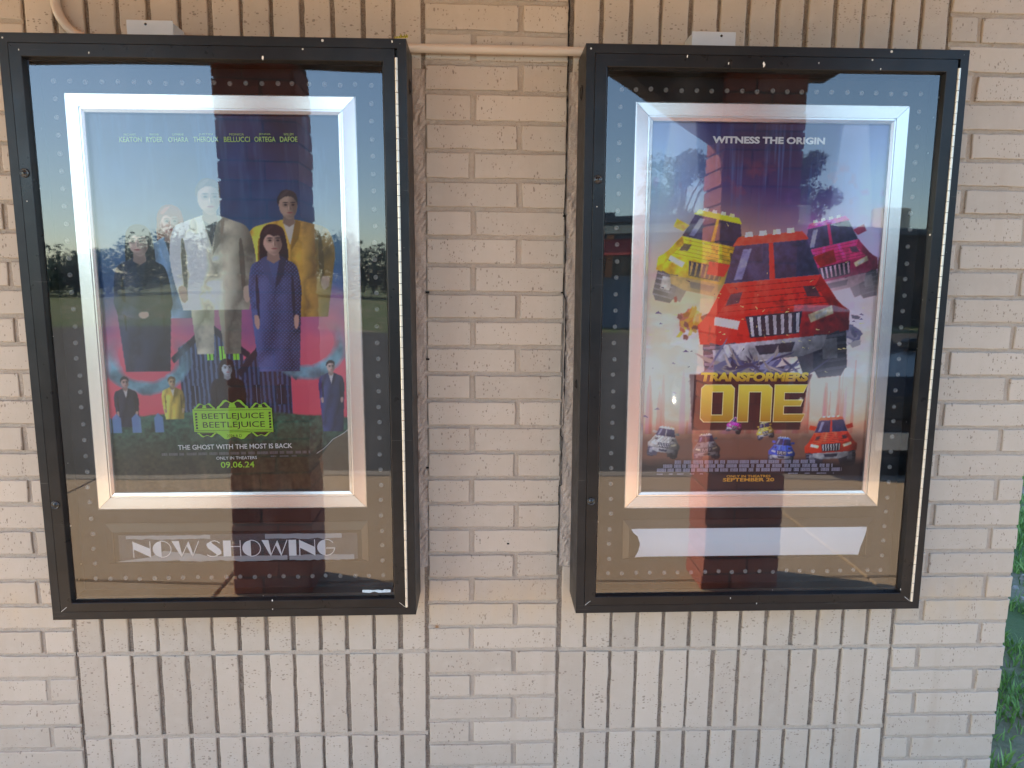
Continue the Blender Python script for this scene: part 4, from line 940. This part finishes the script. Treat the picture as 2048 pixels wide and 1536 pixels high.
# grass beyond the corner of the wall
N = 120000
gx = rng.uniform(X_END+.01, 8.2, N); gy = rng.uniform(.0, 5.4, N)
keep = (gx < 3.7+gy*1.0)
dens = vn = np.sin(gx*3.1+1.3*np.sin(gy*2.3))+np.sin(gy*4.2+gx*1.7)+.8*np.sin(gx*9+gy*7)
keep &= (dens+rng.normal(0, .6, N) > -.55)
keep &= ~((np.abs(gy-(1.75+.25*np.sin(gx*4))) < .30) & (rng.random(N) > .12))
gx, gy = gx[keep], gy[keep]; N = len(gx)
h = rng.uniform(.02, .065, N); an = rng.uniform(0, 6.28, N); wd = rng.uniform(.003, .006, N); ln = rng.uniform(.2, .9, N)*h; la = rng.uniform(0, 6.28, N)
zb = np.full(N, GZ-.006)
A = np.stack([gx-np.cos(an)*wd, gy-np.sin(an)*wd, zb], 1); B = np.stack([gx+np.cos(an)*wd, gy+np.sin(an)*wd, zb], 1)
Cc = np.stack([gx+np.cos(la)*ln*.4+np.cos(an)*wd*.7, gy+np.sin(la)*ln*.4+np.sin(an)*wd*.7, zb+h*.6], 1); D = np.stack([gx+np.cos(la)*ln*.4-np.cos(an)*wd*.7, gy+np.sin(la)*ln*.4-np.sin(an)*wd*.7, zb+h*.6], 1)
T = np.stack([gx+np.cos(la)*ln, gy+np.sin(la)*ln, zb+h], 1)
vs = np.stack([A, B, Cc, D, T], 1).reshape(-1, 3); b5 = np.arange(N)*5
me = bpy.data.meshes.new('grass'); me.from_pydata(vs.tolist(), [], [(i, i+1, i+2, i+3) for i in b5]+[(i+3, i+2, i+4) for i in b5]); me.update()
ta = me.attributes.new('tone', 'FLOAT', 'POINT'); ta.data.foreach_set('value', np.repeat(np.clip(rng.normal(.5, .25, N), 0, 1), 5).astype(np.float32))
t = NT('grass_blades'); at = t.n('Attribute', attribute_name='tone').outputs['Fac']; p = t.principled(t.mix(at, (.09, .22, .04), (.24, .40, .10)), .55)
me.materials.append(t.m); o = bpy.data.objects.new('grass', me); COL.objects.link(o); tag(o, 'short patchy green grass beyond the wall corner', 'grass', kind='stuff')
# pebbles on the bare soil
pb = MB()
for i in range(260):
    x = random.uniform(X_END+.02, 5.4); y = 1.75+.25*math.sin(x*4)+random.gauss(0, .22); r = abs(random.gauss(.010, .008))+.004
    v8 = []
    for k in range(8):
        a = k*math.pi/4; v8.append((x+r*math.cos(a)*random.uniform(.7, 1.2), y+r*math.sin(a)*random.uniform(.7, 1.2), GZ-.006))
    top = [(p_[0]*.6+x*.4, p_[1]*.6+y*.4, GZ-.006+r*random.uniform(.5, .9)) for p_ in v8]
    pb.add(v8+top, [(k, (k+1) % 8, 8+(k+1) % 8, 8+k) for k in range(8)]+[tuple(range(8, 16))])
o = pb.build('gravel', simple('pale_stones', (.30, .28, .25), .8, 0, .5, 30)); tag(o, 'scattered pebbles on bare soil beside the grass', 'gravel', kind='stuff')

# ------------------------------------------------------------------ out-of-view canopy and, seen in the glass, its brick pillars behind the camera
M_SOF = simple('warm_bounce_soffit', (.80, .44, .14), .8, 0, .1, 4)
M_FASC = simple('brown_fascia', (.10, .075, .06), .6, 0, .2, 6)
cn = empty('canopy', (1.2, -1.1, 2.68), label='tan canopy with brown fascia, out of view over the pavement', cat='canopy')  # hung low, with an orange soffit, to shade and warm the upper wall
b_ = MB(); b_.box(-6.2, 1.75, -1.09, 1.095, .02, .22); b_.build('deck', M_FASC, cn)
b_ = MB(); b_.box(-6.15, 1.70, -1.07, 1.09, .0, .016); b_.build('soffit', M_SOF, cn)
b_ = MB(); b_.box(-6.2, 1.75, -1.06, -.80, -.10, -.002); b_.build('beam', M_FASC, cn)
br_ = MB(); br_.prism([(1.78-1.2, -.102), (2.349-1.2, -.102), (2.349-1.2, -.44), (1.90-1.2, -.17)], -1.02, -.84); br_.build('corner_brace', M_FASC, cn)
t = NT('red_brick'); P = t.coords(); at = t.n('Attribute', attribute_name='tone').outputs['Fac']
t.principled(t.mix(at, (.25, .080, .055), (.39, .130, .090)), .75, 0, t.bump(t.noise(P, 160, 4, .7), .4, .004)); M_RED = t.m
M_RMOR = simple('pillar_mortar', (.16, .11, .09), .9)
def pillar(x0, x1, y0, y1, label):
    r_ = empty('brick_pillar', ((x0+x1)/2, (y0+y1)/2, GZ), label=label, cat='pillar', group='red brick pillars holding up the canopy')
    hx, hy = (x1-x0)/2, (y1-y0)/2; c = MB(); c.box(-hx+.008, hx-.008, -hy+.008, hy-.008, 0, 2.575-GZ-.002); c.build('mortar_core', M_RMOR, r_)
    b_ = MB(); k = 0; z = .004; bl = .19
    while z < 2.51-GZ:
        s = hx*.15 if k % 2 else -hx*.25
        for (xa, xb) in ((-hx, s-.005), (s+.005, hx)):
            b_.bbox(xa+random.gauss(0, .002), xb+random.gauss(0, .002), -hy+random.gauss(0, .0015), hy+random.gauss(0, .0015), z, min(z+.082, 2.575-GZ-.003), .003, 0, random.random())
        z += .0925; k += 1
    b_.build('brickwork', M_RED, r_); return r_
pillar(-.15, .25, -2.18, -1.89, 'red brick pillar facing the dark poster case')
pillar(2.35, 2.76, -2.18, -1.89, 'red brick pillar facing the bright poster case')

# ------------------------------------------------------------------ things across the car park (seen only in the glass)
M_GLS = simple('dark_window_glass', (.01, .012, .015), .08); M_CARP = simple('dark_blue_car_paint', (.012, .018, .030), .18, .2); M_TYRE = simple('tyre_rubber', (.012, .012, .012), .8); M_RIM = simple('alloy_rim', (.45, .45, .46), .3, .9)
M_LAMP = simple('headlamp_lens', (.6, .62, .64), .1); M_PLATE = simple('licence_plate', (.68, .66, .58), .5); M_TRIM = simple('black_trim', (.015, .015, .016), .6)
car = empty('parked_car', (4.75, -6.45, GZ-.150), label='dark blue car parked nose-in beyond the kerb', cat='car')
def loft(mb, sec, mi=0):
    """sections: (y, [(x, z) half outline from bottom to top]) mirrored in x"""
    n = len(sec[0][1]); vs = []
    for y, half in sec:
        for x, z in half: vs.append((x, y, z))
        for x, z in half[::-1]: vs.append((-x, y, z))
    N2 = 2*n; fs = []
    for i in range(len(sec)-1):
        for k in range(N2): fs.append((i*N2+k, i*N2+(k+1) % N2, (i+1)*N2+(k+1) % N2, (i+1)*N2+k))
    fs.append(tuple(range(N2))[::-1]); fs.append(tuple((len(sec)-1)*N2+k for k in range(N2))); mb.add(vs, fs, mi)
b_ = MB()
low = lambda w_, z0, z1: [(w_*.94, z0), (w_, z0+.18), (w_, z1-.12), (w_*.93, z1)]
loft(b_, [(2.15, low(.78, .38, .82)), (2.05, low(.88, .28, .98)), (1.5, low(.93, .26, 1.04)), (.95, low(.94, .26, 1.10)), (-1.4, low(.94, .26, 1.08)), (-2.05, low(.90, .28, 1.05)), (-2.2, low(.82, .36, .95))])
cab = lambda w_, z0, z1: [(w_, z0), (w_*.96, z0+(z1-z0)*.5), (w_*.82, z1-.04), (w_*.70, z1)]
loft(b_, [(.98, cab(.84, 1.06, 1.09)), (.30, cab(.84, 1.06, 1.52)), (-.2, cab(.84, 1.06, 1.58)), (-1.3, cab(.84, 1.05, 1.55)), (-2.0, cab(.82, 1.03, 1.10))])
b_.build('body', M_CARP, car)
b_ = MB(); b_.add([(-.68, .96, 1.12), (.68, .96, 1.12), (.60, .38, 1.49), (-.60, .38, 1.49)], [(0, 1, 2, 3)]); b_.build('windscreen', M_GLS, car)
for s in (-1, 1):
    b_ = MB(); b_.add([(s*.842, .55, 1.12), (s*.842, -1.55, 1.12), (s*.735, -1.25, 1.46), (s*.735, .20, 1.46)], [(0, 1, 2, 3)]); b_.build('side_window', M_GLS, car)
    b_ = MB(); b_.bbox(s*.66-.16, s*.66+.16, 2.02, 2.13, .66, .82, .03); b_.build('headlight', M_LAMP, car)
    b_ = MB(); b_.bbox(s*1.0-.08, s*1.0+.08, .62, .78, 1.08, 1.22, .03); b_.build('wing_mirror', M_CARP, car)
    for y in (1.32, -1.32):
        tb = MB(); nseg = 24; vs = []; fs = []
        for (r, x) in ((.22, .0), (.32, .0), (.34, .03), (.34, .19), (.32, .22), (.22, .22)):
            for k in range(nseg): an = 2*math.pi*k/nseg; vs.append((s*(.75+x), y+r*math.cos(an), .34+r*math.sin(an)))
        for a in range(5):
            for k in range(nseg): fs.append((a*nseg+k, a*nseg+(k+1) % nseg, (a+1)*nseg+(k+1) % nseg, (a+1)*nseg+k))
        tb.add(vs, fs); wh = tb.build('wheel', M_TYRE, car)
        rb = MB(); vs = []; fs = []
        for (r, x) in ((.22, .20), (.19, .17), (.06, .17), (.001, .19)):
            for k in range(nseg): an = 2*math.pi*k/nseg; vs.append((s*(.75+x), y+r*math.cos(an), .34+r*math.sin(an)))
        for a in range(3):
            for k in range(nseg): fs.append((a*nseg+k, a*nseg+(k+1) % nseg, (a+1)*nseg+(k+1) % nseg, (a+1)*nseg+k))
        rb.add(vs, fs); rb.build('rim', M_RIM, wh)
b_ = MB(); b_.bbox(-.45, .45, 2.08, 2.17, .62, .80, .02); b_.build('grille', M_TRIM, car)
b_ = MB(); b_.bbox(-.80, .80, 2.05, 2.22, .34, .52, .04); b_.build('bumper', M_TRIM, car)
b_ = MB(); b_.bbox(-.155, .155, 2.222, 2.232, .38, .53, .004); b_.build('number_plate', M_PLATE, car)

M_SHOPW = simple('blue_grey_render', (.16, .20, .25), .8, 0, .15, 1); M_CREAM = simple('cream_fascia_board', (.60, .55, .42), .6); M_POST = simple('orange_brick_posts', (.50, .20, .09), .8); M_AWN = simple('red_awning_cloth', (.40, .06, .05), .8); M_ROOF = simple('grey_roofing', (.10, .12, .14), .8)
sh = empty('shop_building', (8.5, -27, GZ-.17), (0, 0, .10), 'low blue-grey shop with cream fascia, orange posts and red awning', 'building')
b_ = MB(); b_.box(-6.5, 4.2, -6, 0, 0, 4.1); b_.build('wall', M_SHOPW, sh)
b_ = MB(); b_.box(-6.6, 4.3, -6.1, .35, 4.1, 4.35); b_.box(-2.6, -1.9, -3, -2.2, 4.35, 4.75); b_.build('roof', M_ROOF, sh)
b_ = MB(); b_.box(-6.7, 4.4, .36, .5, 3.62, 3.95); b_.build('fascia', M_CREAM, sh)
for x in (-3.1, -2.2, -.9, .6, 1.5, 3.6): b_ = MB(); b_.bbox(x-.13, x+.13, .05, .33, 1.9, 3.6, .02); b_.build('post', M_POST, sh)
b_ = MB(); b_.add([(-2.9, .34, 3.4), (-1.4, .34, 3.4), (-1.1, 1.0, 2.75), (-3.2, 1.0, 2.75)], [(0, 1, 2, 3)]); b_.build('awning', M_AWN, sh)
b_ = MB(); b_.box(-3.2, 3.9, .02, .05, 1.95, 3.3); b_.build('window', M_GLS, sh)
fb = empty('long_building', (21, -29, GZ-.17), label='long dark brown building with a flat parapet', cat='building')
M_DKW = simple('dark_brown_brick', (.055, .045, .04), .85, 0, .2, 2)
b_ = MB(); b_.box(-6.6, 9, -8, 0, 0, 4.0); b_.build('wall', M_DKW, fb); b_ = MB(); b_.box(-6.7, 9.1, -8.1, .12, 4.0, 4.25); b_.build('parapet', M_ROOF, fb)
for x in (-3, 2): b_ = MB(); b_.bbox(x-1.2, x+1.2, .01, .06, 1.0, 2.3, .02); b_.build('window', M_GLS, fb)
for x in (-5.2, -.8): b_ = MB(); b_.bbox(x-.6, x+.6, -3.4, -2.4, 4.26, 5.3, .03); b_.build('roof_unit', M_CREAM, fb)

def leafy(t):
    pn = [x for x in t.t.nodes if x.type == 'BSDF_PRINCIPLED'][0]; tl_ = t.n('BsdfTranslucent'); mx = t.n('MixShader'); mx.inputs[0].default_value = .45
    lk = pn.inputs['Base Color'].links[0].from_socket; t.l(lk, tl_.inputs['Color']); t.l(pn.outputs[0], mx.inputs[1]); t.l(tl_.outputs[0], mx.inputs[2]); t.l(mx.outputs[0], t.out.inputs[0]); return t.m
def leaf_cloud(mb, centres, per, size, spread):
    for (cx, cy, cz, r) in centres:
        for i in range(per):
            d_ = Vector((random.gauss(0, 1), random.gauss(0, 1), random.gauss(0, 1))).normalized()*r*(random.random()**.4)
            p = Vector((cx, cy, cz))+Vector((d_.x, d_.y, d_.z*.8)); s = size*random.uniform(.6, 1.3)
            a = Vector((random.gauss(0, 1), random.gauss(0, 1), random.gauss(0, .6))).normalized()*s; b = Vector((random.gauss(0, 1), random.gauss(0, 1), random.gauss(0, 1))).normalized()*s*.6
            mb.add([p-a, p-b, p+a, p+b], [(0, 1, 2, 3)], 0, random.random())
t = NT('tree_leaves'); at = t.n('Attribute', attribute_name='tone').outputs['Fac']; t.principled(t.mix(at, (.04, .075, .04), (.10, .15, .08)), .65); M_LEAF = leafy(t)
M_BARK = simple('bark', (.10, .075, .055), .9, 0, .3, 20, .4, 60)
def tree(x, y, h, r, label):
    r_ = empty('leafy_tree', (x, y, GZ-.17), label=label, cat='tree', group='trees across the car park')
    b_ = MB(); b_.tube([(0, 0, 0), (.06, .03, h*.3), (-.05, .05, h*.55), (.05, 0, h*.8)], [.20, .16, .11, .04], 10); cs = []
    for i in range(22):
        a = random.uniform(0, 6.28); q = random.uniform(.15, 1)*r; z = h*random.uniform(.42, 1.0); q *= math.sqrt(max(.1, 1-((z/h-.66)/.42)**2))
        cs.append((q*math.cos(a), q*math.sin(a), z, r*random.uniform(.22, .42)))
        if i < 12: b_.tube([(0, .03, h*random.uniform(.3, .6)), (q*.5*math.cos(a), q*.5*math.sin(a), z*.85), cs[-1][:3]], [.07, .045, .015], 6)
    b_.build('trunk', M_BARK, r_, smooth=True); l_ = MB(); leaf_cloud(l_, cs, 420, .095, 1); l_.build('crown', M_LEAF, r_)
tree(17.0, -34.5, 8.3, 2.4, 'tall leafy tree behind the long dark building'); tree(11.4, -36, 8.4, 2.6, 'leafy tree behind the blue-grey shop')
tl = MB(); cs = []
for i in range(150):
    x = random.uniform(-52, 4); cs.append((x, random.uniform(-75, -66), random.uniform(.4, 3.4)+2.2*math.exp(-((x+22)/10)**2), random.uniform(1.4, 2.6)))
leaf_cloud(tl, cs, 330, .20, 1); t = NT('haze_tinted_leaves'); at = t.n('Attribute', attribute_name='tone').outputs['Fac']; t.principled(t.mix(at, (.05, .085, .08), (.10, .15, .14)), .8); o = tl.build('treeline', leafy(t)); tag(o, 'dark line of far trees beyond the car park', 'trees', kind='stuff')  # distance haze put into the leaf colour as a bluish tint
bpy.context.view_layer.update()
